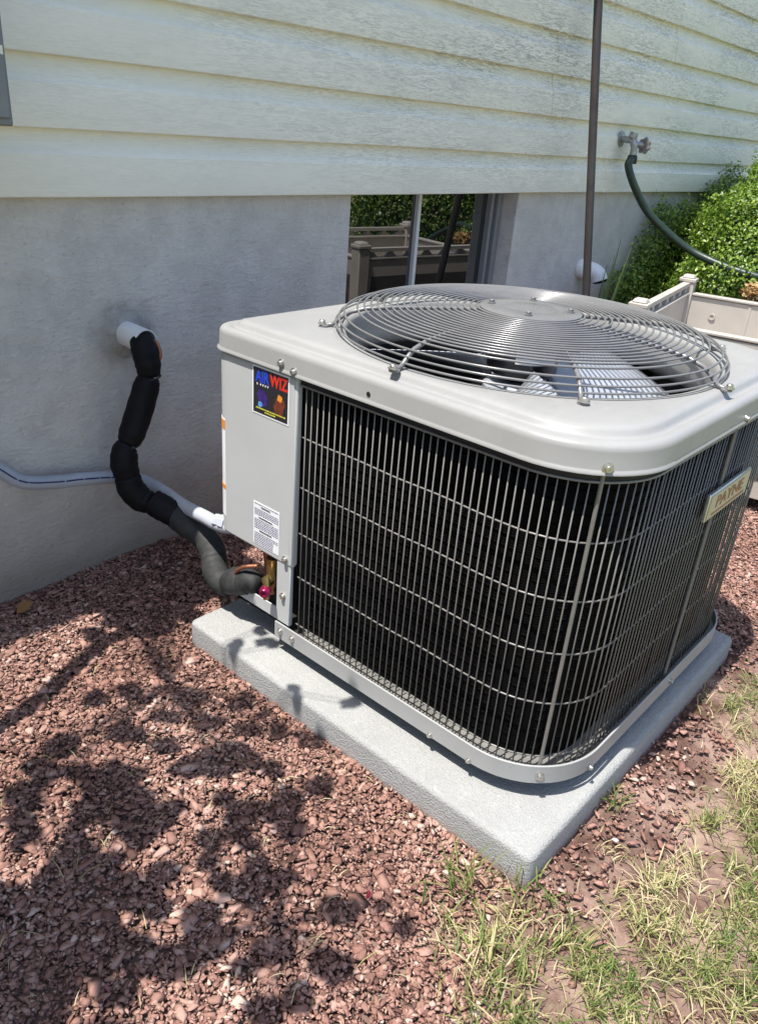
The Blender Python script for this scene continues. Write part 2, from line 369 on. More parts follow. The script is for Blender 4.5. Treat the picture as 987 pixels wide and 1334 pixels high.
mb = MB(); mb.add([(FX0, -.036, ztop+.161), (FX1, -.036, ztop+.161), (FX1, 4, ztop+2.1), (FX0, 4, ztop+2.1), (FX0, -.036, ztop+.2), (FX1, -.036, ztop+.2), (FX1, 4, ztop+2.2), (FX0, 4, ztop+2.2)], [(0,3,2,1),(4,5,6,7),(0,1,5,4),(1,2,6,5),(2,3,7,6),(3,0,4,7)])
mb.build('roof', M['roof'], house)
# window set back in the opening
GY = .10
mb = MB(); mb.box((WX0+.002, GY+.012, WZ0+.004), (WX1-.002, GY+.04, 1.04))
win = mb.build('window', M['winvinyl'], house)
MX = 1.345
for (a, b) in ((WX0+.012, MX-.006), (MX+.006, WX1-.055)):
    MB().box((a, GY, WZ0+.03), (b, GY+.008, 1.03)).build('pane', M['glass'], win)
MB().box((MX-.008, GY-.014, WZ0+.02), (MX+.008, GY+.014, 1.035)).build('mullion', M['winframe'], win)
mb = MB(); mb.box((WX1-.058, GY-.022, WZ0+.01), (WX1-.04, GY+.014, 1.037)); mb.box((WX1-.032, GY-.034, WZ0+.01), (WX1-.003, GY+.016, 1.038)); bevel(mb.build('frame', M['winvinyl'], win), .003)
mb = MB(); mb.box((WX0+.003, GY-.02, WZ0+.005), (WX1-.06, GY+.013, WZ0+.028)); bevel(mb.build('sill', M['winframe'], win), .003)

# ------------------------------------------------------------------ concrete pad
bm = bmesh.new(); bmesh.ops.create_cube(bm, size=1)
for v in bm.verts: v.co = Vector(((-.002 if v.co.x < 0 else .932), (-1.356 if v.co.y < 0 else -.427), (-.03 if v.co.z < 0 else .066)))
vert_e = [e for e in bm.edges if abs(e.verts[0].co.z-e.verts[1].co.z) > .05]
bmesh.ops.bevel(bm, geom=vert_e, offset=.015, segments=4, affect='EDGES', profile=.5)
top_e = [e for e in bm.edges if all(v.co.z > .065 for v in e.verts)]
bmesh.ops.bevel(bm, geom=top_e, offset=.012, segments=5, affect='EDGES', profile=.5)
me = bpy.data.meshes.new('concrete_pad'); bm.to_mesh(me); bm.free()
tag(link('concrete_pad', me, M['pad'], None, 60), 'rough cast concrete equipment pad under the air conditioner', 'concrete pad')

# ------------------------------------------------------------------ air conditioner
UX, UY, HW, RC = .5095, -.8945, .4415, .115
ac = empty('air_conditioner', (UX, UY, .066), 'light grey outdoor air conditioning condenser with wire guards, on concrete pad', 'air conditioner')
HX, HY, UYB = .4415, .4535, -.8825                       # half sizes and centre of the casing
RAD = (.052, .125, .165, .165)                           # wall-left, wall-right, lawn-right, lawn-left corner radii
LX = UX-HX; FY = UYB-HY; BY = UYB+HY; RC = RAD[3]
def rsq(inset=0., dr=None, ne=10, na=12):
    """closed rounded rectangle about (UX, UYB), clockwise from the wall-left corner"""
    dr = inset if dr is None else dr
    hx, hy = HX-inset, HY-inset; R4 = [max(r-dr, .004) for r in RAD]; pts = []
    cs = [(-hx+R4[0], hy-R4[0], math.pi), (hx-R4[1], hy-R4[1], math.pi/2), (hx-R4[2], -hy+R4[2], 0), (-hx+R4[3], -hy+R4[3], -math.pi/2)]
    for i, (cx, cy, a0) in enumerate(cs):
        r = R4[i]
        for k in range(na+1):
            a = a0-math.pi/2*k/na; pts.append((cx+r*math.cos(a), cy+r*math.sin(a)))
        nxt = cs[(i+1) % 4]; a = nxt[2]; r2 = R4[(i+1) % 4]; ex, ey = nxt[0]+r2*math.cos(a), nxt[1]+r2*math.sin(a); sx, sy = pts[-1]
        for k in range(1, ne): pts.append((sx+(ex-sx)*k/ne, sy+(ey-sy)*k/ne))
    return pts
def loft(loops, close_first=False, close_last=False):
    n = len(loops[0]); vs_ = [p for l in loops for p in l]; fs_ = []
    for i in range(len(loops)-1):
        for k in range(n): fs_.append((i*n+k, (i+1)*n+k, (i+1)*n+(k+1) % n, i*n+(k+1) % n))
    if close_last: fs_.append(tuple((len(loops)-1)*n+k for k in range(n))[::-1])
    if close_first: fs_.append(tuple(range(n)))
    return vs_, fs_
def rl(d, e, z): return [(UX+x, UYB+y, z) for x, y in rsq(d, e)]
def cl(R, z):
    out = []
    for x, y in rsq(0.): a = math.atan2(y+UYB-UY, x); out.append((UX+R*math.cos(a), UY+R*math.sin(a), z))
    return out
LP = .757
mb = MB(); mb.add(*loft([rl(.012, .012, .704), rl(-.001, 0, .6985), rl(-.0028, 0, .6995), rl(-.0028, 0, .7025), rl(-.0005, 0, .7050), rl(0, 0, .707), rl(.0008, 0, .733), rl(.0022, .002, .7385), rl(.0055, .005, .7428), rl(.010, .008, .7450), rl(.016, .012, .7457), rl(.021, .015, .7448), rl(.0245, .017, .7428), rl(.0285, .019, .7428), rl(.032, .021, .7462), rl(.0345, .022, .7510), rl(.038, .024, .7548), rl(.044, .027, .7566), rl(.052, .030, LP), rl(.058, .032, LP),
   cl(.379, LP), cl(.374, LP-.0008), cl(.370, LP-.003), cl(.3665, LP-.009), cl(.365, LP-.03), cl(.365, LP-.06), cl(.372, LP-.085), cl(.39, LP-.1)]))
lid = mb.build('top_cover', M['lid'], ac, 60)
# black ring drawn in as the shadow line under the lid
def ribbon(path, z0, z1, th, name, mat, parent, bv=0., closed=False):
    P = [np.array(q, float) for q in path]; n = len(P); vs_ = []
    for i in range(n):
        a = P[i-1] if (i > 0 or closed) else P[i]; b = P[(i+1) % n] if (i < n-1 or closed) else P[i]
        t = (b-a)/np.linalg.norm(b-a); nn = np.array([-t[1], t[0]])          # left of travel
        if np.dot(nn, P[i]-np.array([UX, UY])) < 0: nn = -nn
        q = P[i]-nn*th
        vs_ += [(*P[i], z0), (*P[i], z1), (*q, z1), (*q, z0)]
    fs_ = []
    for i in range(n if closed else n-1):
        j = (i+1) % n
        for k in range(4): fs_.append((i*4+k, j*4+k, j*4+(k+1) % 4, i*4+(k+1) % 4))
    if not closed: fs_ += [(0, 1, 2, 3)[::-1], tuple((n-1)*4+k for k in range(4))]
    m_ = MB().add(vs_, fs_); o = m_.build(name, mat, parent, 35)
    bm = bmesh.new(); bm.from_mesh(o.data); bmesh.ops.recalc_face_normals(bm, faces=bm.faces); bm.to_mesh(o.data); bm.free()
    o.data.shade_smooth(); o.data.set_sharp_from_angle(angle=math.radians(35))
    if bv: bevel(o, bv, 2)
    return o
class Path:
    def __init__(s, inset):
        s.p = [np.array((UX+x, UYB+y)) for x, y in rsq(inset, None, 20, 14)]; s.p.append(s.p[0])
        s.d = np.concatenate([[0], np.cumsum([np.linalg.norm(s.p[i+1]-s.p[i]) for i in range(len(s.p)-1)])]); s.L = s.d[-1]
    def at(s, u):
        u = u % s.L; i = min(np.searchsorted(s.d, u, 'right')-1, len(s.p)-2); f = (u-s.d[i])/max(1e-9, s.d[i+1]-s.d[i]); return s.p[i]*(1-f)+s.p[i+1]*f
    def near(s, q): # arclength of the closest sample
        us = np.linspace(0, s.L, 4000); return us[np.argmin([np.linalg.norm(s.at(u)-np.array(q)) for u in us])]
    def cut(s, u0, u1, n): return [s.at(u0+(u1-u0)*i/n) for i in range(n+1)]
PW = Path(.016); PP = Path(.004); PC = Path(.045); PB = Path(.0); PG = Path(.012)
ribbon(PG.cut(0, PG.L, 160)[:-1], .682, .704, .012, 'gasket', M['gasket'], ac, closed=True)  # black ring stands in for the shade gap under the lid
# base pan: rim, floor, feet
uS = PB.near((LX, -.643)); uE = PB.near((.40, BY)); uS2 = uS if uS > uE else uS+PB.L
rim_path = PB.cut(uE, uS2, 200)
pan = ribbon(rim_path, .1035, .1430, .004, 'base_pan', M['pan'], ac, .0012)
fl = [(UX+x, UYB+y) for x, y in rsq(.006)]; fl = [q for q in fl if not (q[0] < .40 and q[1] > -.643)]
fl = [(float(PB.at(uS)[0])+.006, -.6425), (.20, -.6425), (.40, -.50)]+[(.40, BY-.006)]+[tuple(q) for q in Path(.006).cut(Path(.006).near((.41, BY-.006)), Path(.006).near((LX+.006, -.65)) if Path(.006).near((LX+.006, -.65)) > Path(.006).near((.41, BY-.006)) else Path(.006).near((LX+.006, -.65))+Path(.006).L, 150)]
m_ = MB(); k = len(fl); m_.add([(*q, .1245) for q in fl]+[(*q, .1215) for q in fl], [tuple(range(k))[::-1], tuple(range(k, 2*k))]+[(i, (i+1) % k, k+(i+1) % k, k+i) for i in range(k)])
m_.build('pan_floor', M['panfloor'], pan, 30)
for dx in (-.32, .32):
    for dy in (-.30, .26):
        MB().lathe([(.03, .0655), (.034, .069), (.034, .09), (.028, .1035)], (UX+dx, UY+dy, 0)).build('foot', M['gasket'], pan)
# screws
sm = MB(); sm.lathe([(.0075, 0), (.0075, .0016), (.0050, .0018), (.0050, .0058), (.0042, .0066), (.0015, .0066), (.0013, .0058), (0, .0058)], n=12)
screw_me = sm.mesh('screw'); screw_me.materials.append(M['zinc']); screw_me.shade_smooth(); screw_me.set_sharp_from_angle(angle=math.radians(35))
bolt_me = screw_me.copy(); bolt_me.materials.clear(); bolt_me.materials.append(M['guard'])
def screw(pos, nrm, parent, s=1.):
    o = bpy.data.objects.new('screw', screw_me); COL.objects.link(o); o.parent = parent; setpos(o, pos)
    o.rotation_mode = 'QUATERNION'; o.rotation_quaternion = Vector(nrm).to_track_quat('Z', 'Y'); o.scale = (s, s, s); return o
LX = UX-HX; FY = UYB-HY; BY = UYB+HY; RC = RAD[3]
def corner(ix, inset=0.):                                # outside point and normal at the front left corner's middle
    c = np.array((LX+RC, FY+RC)); n = np.array((-1, -1))/math.sqrt(2); return c+n*(RC-inset), n
cp, cn = corner(0)
screw((*cp, .7105), (*cn, 0), lid, 1.15); screw((LX, -.648, .716), (-1, 0, 0), lid, 1.1); screw((LX, -.683, .708), (-1, 0, 0), lid, 1.1); screw((.545, FY, .708), (0, -1, 0), lid, 1.1)
MB().lathe([(.0045, 0), (.0045, .0006)], (LX-.0001, -.867, .7155), (-1, 0, 0), 14).build('screw_hole', M['gasket'], lid)
screw((*cp, .122), (*cn, 0), pan, 1.1)
for y in (-.662, -.70): screw((LX, y, .125), (-1, 0, 0), pan)
for y in (-1.08, -1.17): screw((LX, y, .108), (-1, 0, 0), pan, .8)
screw((.215, FY, .11), (0, -1, 0), pan, .8); screw((.56, FY, .12), (0, -1, 0), pan)
# service panel wrapping the wall-side corner
u0 = PP.near((LX+.004, -.689)); u1 = PP.near((.42, BY-.004))
if u0 > u1: u0 -= PP.L
sp = ribbon(PP.cut(u0, u1, 60), .2915, .6955, .012, 'service_panel', M['panel'], ac, .004)
sp_lip = ribbon([(LX+.0035, -.6885), (LX+.0035, -.676)], .295, .693, .016, 'panel_flange', M['panel'], sp, .003)
screw((LX+.004, -.668, .305), (-1, 0, 0), sp, 1.1)
bpost = ribbon([(LX+.006, -.682), (LX+.006, -.640)], .143, .293, .010, 'corner_post', M['panel'], ac, .002)
screw((LX+.006, -.662, .212), (-1, 0, 0), bpost, 1.1)
ribbon([(LX+.010, -.640), (LX+.010, -.478)], .140, .170, .003, 'compartment_lip', M['panel'], ac, .001)
mb = MB(); cw = [(LX+.02, -.697), (.155, -.697), (.20, -.56), (.31, -.465)]
for (x0, y0), (x1, y1) in zip(cw, cw[1:]): mb.add([(x0, y0, .126), (x1, y1, .126), (x1, y1, .69), (x0, y0, .69)], [(0, 1, 2, 3)])
mb.add([(LX+.02, -.697, .128), (.155, -.697, .128), (.20, -.56, .128), (.31, -.465, .128), (LX+.05, -.465, .128), (LX+.015, -.50, .128)], [(0, 1, 2, 3, 4, 5)])
mb.build('compartment_wall', M['dark'], ac)
# coil
c0 = PC.near((LX+.045, -.702)); c1 = PC.near((.43, BY-.045))
cpth = PC.cut(c1, c0 if c0 > c1 else c0+PC.L, 200)
coil = ribbon(cpth, .128, .70, .03, 'coil', M['coil'], ac)
mb = MB()
for k in range(26):
    z = .145+k*.0212
    pth = [(*(p_+(p_-np.array((UX, UY)))/np.linalg.norm(p_-np.array((UX, UY)))*.0005), z) for p_ in cpth[::4]]
    mb.tube(pth, .0022, 5)
tag(mb.build('coil_tubes', M['tubes'], coil), kind='stuff')
# coil guard: heavy rods, then each wire
guard = MB().tube([(*q, .683) for q in Path(.011).cut(0, Path(.011).L, 200)[:-1]], .0024, 6, closed=True).build('coil_guard', M['wire'], ac, 180)
for q in (tuple(corner(0, .011)[0]), (.546, FY+.011), (LX+HX*2-.006, UY), (LX+HX*2-.053, FY+.053)):
    MB().tube([(*q, .112), (*q, .706)], .0036, 8).build('rod', M['wire'], guard, 60)
wm = MB().tube([(0, 0, -.2885), (0, 0, 0), (0, 0, .2885)], .00138, 6).mesh('wire'); wm.materials.append(M['wire']); wm.shade_smooth()
uA = PW.near((LX+.016, -.7015)); total = 0
span = (PW.near((LX+.016, -.7015))-PW.near((.44, BY-.016))) % PW.L
nW = int(span/.01545)
for i in range(nW+1):
    q = PW.at(uA-i*.01545)
    o = bpy.data.objects.new('wire', wm); COL.objects.link(o); o.parent = guard; setpos(o, (q[0], q[1], .4145))
    o.rotation_euler = (random.gauss(0, .0015), random.gauss(0, .0015), random.random()*6)
PX = Path(.0195)
for z in (.690, .578, .472, .370, .267, .150):
    MB().tube([(*q, z+.0008*math.sin(i*.4)) for i, q in enumerate(PX.cut(PX.near((.44, BY-.0195)), PX.near((LX+.0195, -.69)) if PX.near((LX+.0195, -.69)) > PX.near((.44, BY-.0195)) else PX.near((LX+.0195, -.69))+PX.L, 220))], .0017, 6).build('cross_wire', M['wire'], guard, 180)
# fan guard
def gz_(R):                                              # dome profile of the guard
    prf = [(.0, .8165), (.10, .8155), (.20, .812), (.28, .8075), (.33, .802), (.36, .793), (.378, .782), (.388, .771), (.40, .7625)]
    for (a, za), (b, zb) in zip(prf, prf[1:]):
        if R <= b: return za+(zb-za)*(R-a)/(b-a)
    return prf[-1][1]
GX, GYc = UX-.004, UY
mb = MB(); mb.lathe([(0, .0135), (.05, .0135), (.054, .0125), (.058, .0135), (.098, .012), (.102, .010), (.102, .007), (0, .006)], (GX, GYc, .8075), n=48)
fg = mb.build('fan_guard', M['guard'], ac, 30)
nR = 22
for i in range(nR):
    tt = i/(nR-1); R = .107+(.384-.107)*tt
    if i >= nR-3: R = (.370, .380, .386)[i-nR+3]
    zz = gz_(R) if i < nR-3 else (.788, .778, .768)[i-nR+3]
    MB().tube([(GX+R*math.cos(a), GYc+R*math.sin(a), zz) for a in np.linspace(0, 2*math.pi, 121)[:-1]], .0021, 6, closed=True).build('ring', M['guard'], fg, 180)
for k in range(8):
    a = k*math.pi/4; R_ = [.09, .15, .22, .28, .33, .36, .376, .385, .392, .40, .412]
    z_ = [gz_(.09)-.005, gz_(.15)-.005, gz_(.22)-.005, gz_(.28)-.005, .797, .788, .777, .768, .7625, .7610, .7605]
    MB().tube([(GX+r*math.cos(a), GYc+r*math.sin(a), z) for r, z in zip(R_, z_)], .0043, 8).build('strut', M['guard'], fg, 60)
    mb = MB().lathe([(.010, 0), (.010, .003), (.007, .005)], (GX+.408*math.cos(a), GYc+.408*math.sin(a), LP+.0003), n=16); mb.build('strut_foot', M['guard'], fg)
    screw((GX+.412*math.cos(a), GYc+.412*math.sin(a), LP+.005), (0, 0, 1), fg, 1.2)
for k in range(4):
    a = k*math.pi/2+.5; o = screw((GX+.078*math.cos(a), GYc+.078*math.sin(a), .8205), (0, 0, 1), fg, 1.1); o.data = bolt_me; o.name = 'bolt'
# motor and fan
mb = MB().lathe([(.068, .80), (.072, .795), (.072, .70), (.066, .69), (.03, .688), (.03, .67)], (GX, GYc, 0), n=40); mot = mb.build('fan_motor', M['motor'], ac, 40)
mb = MB()
for i in range(13):
    a = math.radians(200+i*6); 
    for zz in (.722, .775): mb.v.append((GX+.0735*math.cos(a), GYc+.0735*math.sin(a), zz))
mb.f = [(2*i, 2*i+2, 2*i+3, 2*i+1) for i in range(12)]; mb.build('motor_label', M['white'], mot, 180)
mb = MB().lathe([(.0, .672), (.06, .672), (.075, .66), (.075, .63), (.0, .63)], (GX, GYc, 0), n=32); fan = mb.build('fan', M['blade'], ac, 40)
for k in range(3):
    mb = MB(); nr, na_ = 10, 14; a0 = math.radians(-72+120*k)
    for i in range(nr+1):
        f = i/nr; r = .07+f*.275; w0 = -.28*f; wd = math.radians(62+26*f)
        for j in range(na_+1):
            s_ = j/na_; a = a0+w0+wd*s_; mb.v.append((GX+r*math.cos(a), GYc+r*math.sin(a), .628+.085*s_*(1-.25*f)-.018*math.sin(s_*math.pi)))
    mb.f = [(i*(na_+1)+j, (i+1)*(na_+1)+j, (i+1)*(na_+1)+j+1, i*(na_+1)+j+1) for i in range(nr) for j in range(na_)]
    o = mb.build('blade', M['blade'], fan, 180); s_ = o.modifiers.new('thickness', 'SOLIDIFY'); s_.thickness = .0012; s_.offset = 0
mb = MB().add(*loft([cl(.389, .668), cl(.392, .60), cl(.395, .14), cl(.02, .135)])); mb.build('inner_shroud', M['dark'], ac, 60)
# service valve in the open compartment
vv = MB(); vv.tube([(.135, -.60, .225), (.078, -.600, .215)], .013, 12); vv.tube([(.10, -.60, .20), (.10, -.60, .27)], .015, 12); vv.tube([(.12, -.60, .27), (.12, -.60, .36)], .011, 10)
valve = vv.build('service_valve', M['brass'], ac, 40)
vq = Vector(on((345, 771), 0, .052)); MB().lathe([(.0085, -.012), (.0125, -.009), (.0125, .004), (.0105, .010), (.0085, .012), (.0055, .012), (.0045, .009), (0, .009)], vq, (-.75, -.55, .1), 18).build('valve_cap', M['cap'], valve, 35)
MB().tube([vq+Vector((.012, .01, .028)), vq+Vector((.008, .004, .012)), vq+Vector((.008, .004, -.022))], .0075, 8).build('flare_nut', M['brass'], valve, 35)
MB().tube([(.12, -.575, .16), (.12, -.56, .27), (.13, -.57, .30)], .012, 10).build('copper_stub', M['copper'], valve, 60)
# printed stickers on the service panel (panel's own outside is x = LX+.004)
SXp = LX+.004
def plate(name, y0, y1, z0, z1, x, m, parent, th=.0006):
    return MB().box((x-th, y1, z0), (x, y0, z1)).build(name, m, parent)
def lettering(txt, name, m, parent, size, loc, xdir, updir, ext=.0003, sx=1., shear=0., align='CENTER', bold=0.):
    cu = bpy.data.curves.new(name, 'FONT'); cu.body = txt; cu.size = size; cu.extrude = ext; cu.align_x = align; cu.align_y = 'CENTER'; cu.shear = shear; cu.offset = bold; cu.resolution_u = 3
    tmp = bpy.data.objects.new('tmp', cu); COL.objects.link(tmp); dg = bpy.context.evaluated_depsgraph_get()
    me = bpy.data.meshes.new_from_object(tmp.evaluated_get(dg)); bpy.data.objects.remove(tmp)
    xd = Vector(xdir).normalized(); ud = Vector(updir).normalized(); nd = xd.cross(ud)
    me.transform(Matrix.Translation(Vector(loc)) @ Matrix(((xd.x*sx, ud.x, nd.x, 0), (xd.y*sx, ud.y, nd.y, 0), (xd.z*sx, ud.z, nd.z, 0), (0, 0, 0, 1))))
    me.materials.clear(); return link(name, me, m, parent)
st = tag(plate('sticker', -.562, -.668, .597, .694, SXp-.0002, M['st_white'], ac), 'square black sticker with blue and red lettering')
plate('print_ground', -.5655, -.6645, .6005, .6905, SXp-.0009, M['st_black'], st, .0003)
lettering('AIR', 'lettering', M['blue'], st, .034, (SXp-.0014, -.5915, .6735), (0, -1, 0), (0, 0, 1), .0002, .74, bold=.0009)
lettering('WIZ', 'lettering', M['red'], st, .034, (SXp-.0014, -.6385, .6735), (0, -1, 0), (0, 0, 1), .0002, .74, bold=.0009)
for k, y in enumerate((-.575, -.585, -.592, -.599, -.606)):
    MB().add([(SXp-.0015, y, .6605), (SXp-.0015, y-.0045, .6605), (SXp-.0015, y-.0022, .6555)], [(0, 1, 2)]).build('icicle', M['st_white'], st)
def blob(name, cy, cz, ry, rz, m, sd):
    r = random.Random(sd); mb = MB(); n = 18
    vs_ = [(SXp-.0013-.00002*sd, cy, cz)]+[(SXp-.0013-.00002*sd, cy+ry*math.cos(a)*(.7+.5*r.random()), cz+rz*math.sin(a)*(.7+.5*r.random())) for a in np.linspace(0, 2*math.pi, n+1)[:-1]]
    mb.add(vs_, [(0, i+1, (i+1) % n+1) for i in range(n)]); mb.build(name, m, st)
blob('print_patch', -.592, .633, .016, .020, M['violet'], 1); blob('print_patch', -.641, .628, .015, .020, M['rust'], 2)
blob('print_patch', -.586, .619, .007, .006, M['sky'], 3); blob('print_patch', -.642, .645, .007, .008, M['orange'], 4)
for k, (yc, z, wd) in enumerate(((-.615, .6105, .082), (-.615, .6055, .030))):
    mb = MB(); y = yc+wd/2; r = random.Random(3+k)
    while y > yc-wd/2:
        l = .002+.004*r.random(); mb.box((SXp-.0016, y-l, z-.0012), (SXp-.0013, y, z+.0012)); y -= l+.0012
    mb.build('small_print', M['yellow'], st)
wl = tag(plate('caution_label', -.567, -.648, .305, .404, SXp-.0002, M['caution'], ac), 'small white caution label with dense print')
for z, wd in ((.396, .030), (.371, .044), (.340, .040)):
    MB().box((SXp-.0012, -.607-wd/2, z-.0026), (SXp-.0009, -.607+wd/2, z+.0026)).build('heading', M['st_white'], wl)
    mb = MB(); y = -.607+wd/2; r = random.Random(int(z*1000))
    while y > -.607-wd/2+.002:
        l = .0015+.002*r.random(); mb.box((SXp-.0015, y-l, z-.0016), (SXp-.0012, y, z+.0016)); y -= l+.0008
    mb.build('heading_print', M['black'], wl)
mb = MB(); r = random.Random(77)
for k in range(24):
    z = .4005-k*.0040
    if any(abs(z-h) < .0040 for h in (.396, .371, .340)): continue
    y = -.571; end = -.644 if z > .325 else -.630
    while y > end:
        l = min(.0015+.0045*r.random(), y-end+.001); mb.box((SXp-.0012, y-l, z-.0009), (SXp-.0009, y, z+.0009)); y -= l+.0013
tag(mb.build('small_print', M['greyprint'], wl), kind='stuff')
# tall label wrapped on the rounded back corner
tl0 = PP.near((LX+.004, BY-RAD[0])); tl = ribbon([np.array(q)+(np.array(q)-np.array((LX+RAD[0], BY-RAD[0])))/np.linalg.norm(np.array(q)-np.array((LX+RAD[0], BY-RAD[0])))*.0006 for q in PP.cut(tl0+.006, tl0+.036, 12)], .33, .555, .0005, 'warning_label', M['st_white'], sp)
tag(tl, 'tall white and orange warning strip on the rounded corner')
for z0, z1 in ((.532, .552), (.395, .405)):
    ribbon([np.array(q)+(np.array(q)-np.array((LX+RAD[0], BY-RAD[0])))/np.linalg.norm(np.array(q)-np.array((LX+RAD[0], BY-RAD[0])))*.0012 for q in PP.cut(tl0+.0064, tl0+.0356, 12)], z0, z1, .0004, 'orange_band', M['orange'], sp)
# brand plate on the grille facing the lawn
bp = MB().box((.466, FY-.003, .526), (.676, FY+.005, .581)).build('brand_plate', M['platerim'], ac); bevel(bp, .002)
MB().box((.470, FY-.0042, .530), (.672, FY-.0032, .577)).build('plate_face', M['plate'], bp)
lettering('PAYNE', 'lettering', M['platered'], bp,   .034, (.570, FY-.0048, .557), (1, 0, 0), (0, 0, 1), .0003, 1.35)
mb = MB(); r = random.Random(5); x = .49
while x < .655:
    l = .004+.006*r.random(); mb.box((x, FY-.0050, .5350), (x+l, FY-.0043, .5385)); x += l+.0025
mb.build('small_print', M['platered'], bp)

mb = MB(); n_ = 36; rr_ = [1+.16*math.sin(3*a+1)+.10*math.sin(7*a)+.05*math.sin(13*a+2) for a in np.linspace(0, 2*math.pi, n_+1)[:-1]]
mb.add(*loft([[(.143+.060*r_*math.cos(a), -.0003, .622+.060*r_*math.sin(a)*(1.1 if math.sin(a) > 0 else .85)) for a, r_ in zip(np.linspace(0, 2*math.pi, n_+1)[:-1], rr_)],
   [(.143+.050*r_*math.cos(a), -.0045, .622+.050*r_*math.sin(a)) for a, r_ in zip(np.linspace(0, 2*math.pi, n_+1)[:-1], rr_)], [(.143+.0295*math.cos(a), -.0075, .622+.0295*math.sin(a)) for a in np.linspace(0, 2*math.pi, n_+1)[:-1]]]))
mb.build('mortar_patch', M['mortar'], house, 60)
# ------------------------------------------------------------------ pipes on the wall
mb = MB().lathe([(.0300, .0), (.0300, -.085), (.0272, -.085), (.0272, -.02), (0, -.02)], (.143, -.002, .622), (.0, 1, .03), 32)
tag(mb.build('pipe_sleeve', M['pvc'], None, 40), 'white plastic pipe stub coming out of the grey foundation wall', 'pipe')
LS = [((186, 447), -.085, .0275), ((192, 462), -.100, .031), ((193, 480), -.108, .0305), ((192, 492), -.110, .0265)]
ls = empty('refrigerant_line', tuple(on((200, 560), 1, -.11)), 'bent foam insulated refrigerant line from wall sleeve to air conditioner', 'pipe')
segs = [
 ('black', [((184, 443), -.070, .027), ((188, 455), -.092, .031), ((193, 475), -.105, .0305), ((194, 490), -.108, .0255)]),
 ('black', [((194, 491), -.108, .025), ((191, 503), -.110, .031), ((182, 535), -.112, .0325), ((172, 565), -.114, .0315), ((167, 579), -.115, .025)]),
 ('black', [((167, 580), -.115, .025), ((163, 588), -.116, .0315), ((162, 605), -.118, .033), ((167, 622), -.124, .030)]),
 ('black', [((166, 620), -.124, .031), ((171, 636), -.132, .0335), ((184, 650), -.150, .0325), ((197, 655), -.170, .027)]),
 ('black', [((196, 650), -.168, .029), ((206, 658), -.185, .0335), ((222, 667), -.215, .0325), ((236, 677), -.243, .030)]),
 ('grey', [((226, 670), -.222, .029), ((236, 676), -.243, .0345), ((256, 691), -.283, .0335), ((270, 704), -.318, .0325), ((278, 722), -.352, .0315), ((279, 733), -.372, .0305)]),  # sunlit part of the pipe, painted in the lighter foam colour
 ('grey', [((279, 732), -.370, .0315), ((281, 745), -.395, .0305), ((287, 756), -.425, .029), ((300, 764), -.460, .028)]),
 ('grey', [((298, 760), -.462, .0270), ((308, 757), -.490, .0335), ((318, 759), -.515, .0285), ((326, 757), -.535, .0300), ((338, 763), -.562, .0220)]),
]
for kind, pts in segs:
    P3 = [on(q, 1, y) for q, y, r in pts]; C3 = catmull(P3, 6); rr = np.interp(np.linspace(0, len(pts)-1, len(C3)), range(len(pts)), [r for *_, r in pts])
    k = np.arange(len(C3)); rr = rr*(1+.018*np.sin(k*1.7+len(pts)*3))
    rr[0] *= .93; rr[-1] *= .93
    MB().tube(C3, list(rr), 20).build('insulation', M['foam'] if kind == 'black' else M['sunlitfoam'], ls, 70)
for q, y, ang in (((194, 490.5), -.108, 0), ((167, 579.5), -.115, 0)):
    c = Vector(on(q, 1, y)); MB().tube([c+Vector((.027*math.cos(a), .027*math.sin(a), .003*math.cos(a))) for a in np.linspace(0, 2*math.pi, 25)[:-1]], .0022, 6, closed=True).build('cable_tie', M['gasket'], ls, 180)
MB().tube(catmull([on((196, 441), 1, -.075), on((205, 448), 1, -.10), on((209, 462), 1, -.115), on((205, 474), 1, -.115)], 6), .0045, 8).build('copper_tube', M['copper'], ls, 180)
MB().tube(catmull([on((300, 762), 1, -.46), on((312, 741), 1, -.52), on((336, 737), 1, -.56)], 6), .0045, 8).build('copper_tube', M['copper'], ls, 180)
cpts = catmull([(-2.6, -.038, .60), (-1.5, -.038, .60), on((-160, 590), 1, -.038), on((-60, 590), 1, -.038), on((-10, 607), 1, -.038), (on((28, 627), 1, -.039)), on((70, 628), 1, -.039), on((110, 624), 1, -.039), on((150, 622), 1, -.038), on((185, 626), 1, -.055), on((212, 640), 1, -.13), on((240, 659), 1, -.24), on((266, 673), 1, -.34), on((288, 684), 1, -.425), (.118, -.475, .285)], 12)
cd_ = empty('flexible_conduit', tuple(cpts[40]), 'grey ribbed flexible conduit running along the foundation wall behind black insulation', 'conduit')
MB().tube(cpts, .0165, 16).build('tube', M['conduit'], cd_, 180)
mb = MB()                                                # corrugation on the bent stretch
for i in range(38, 86):
    a, b = Vector(cpts[i]), Vector(cpts[i+1])
    for f in (0., .5):
        c = a.lerp(b, f); t = (b-a).normalized(); u = t.orthogonal().normalized(); w2 = t.cross(u)
        mb.tube([c+(u*math.cos(g_)+w2*math.sin(g_))*.0165 for g_ in np.linspace(0, 2*math.pi, 15)[:-1]], .0009, 4, closed=True)
tag(mb.build('ribs', M['conduit'], cd_, 180), kind='stuff')
mb = MB(); r = random.Random(9); i = 44
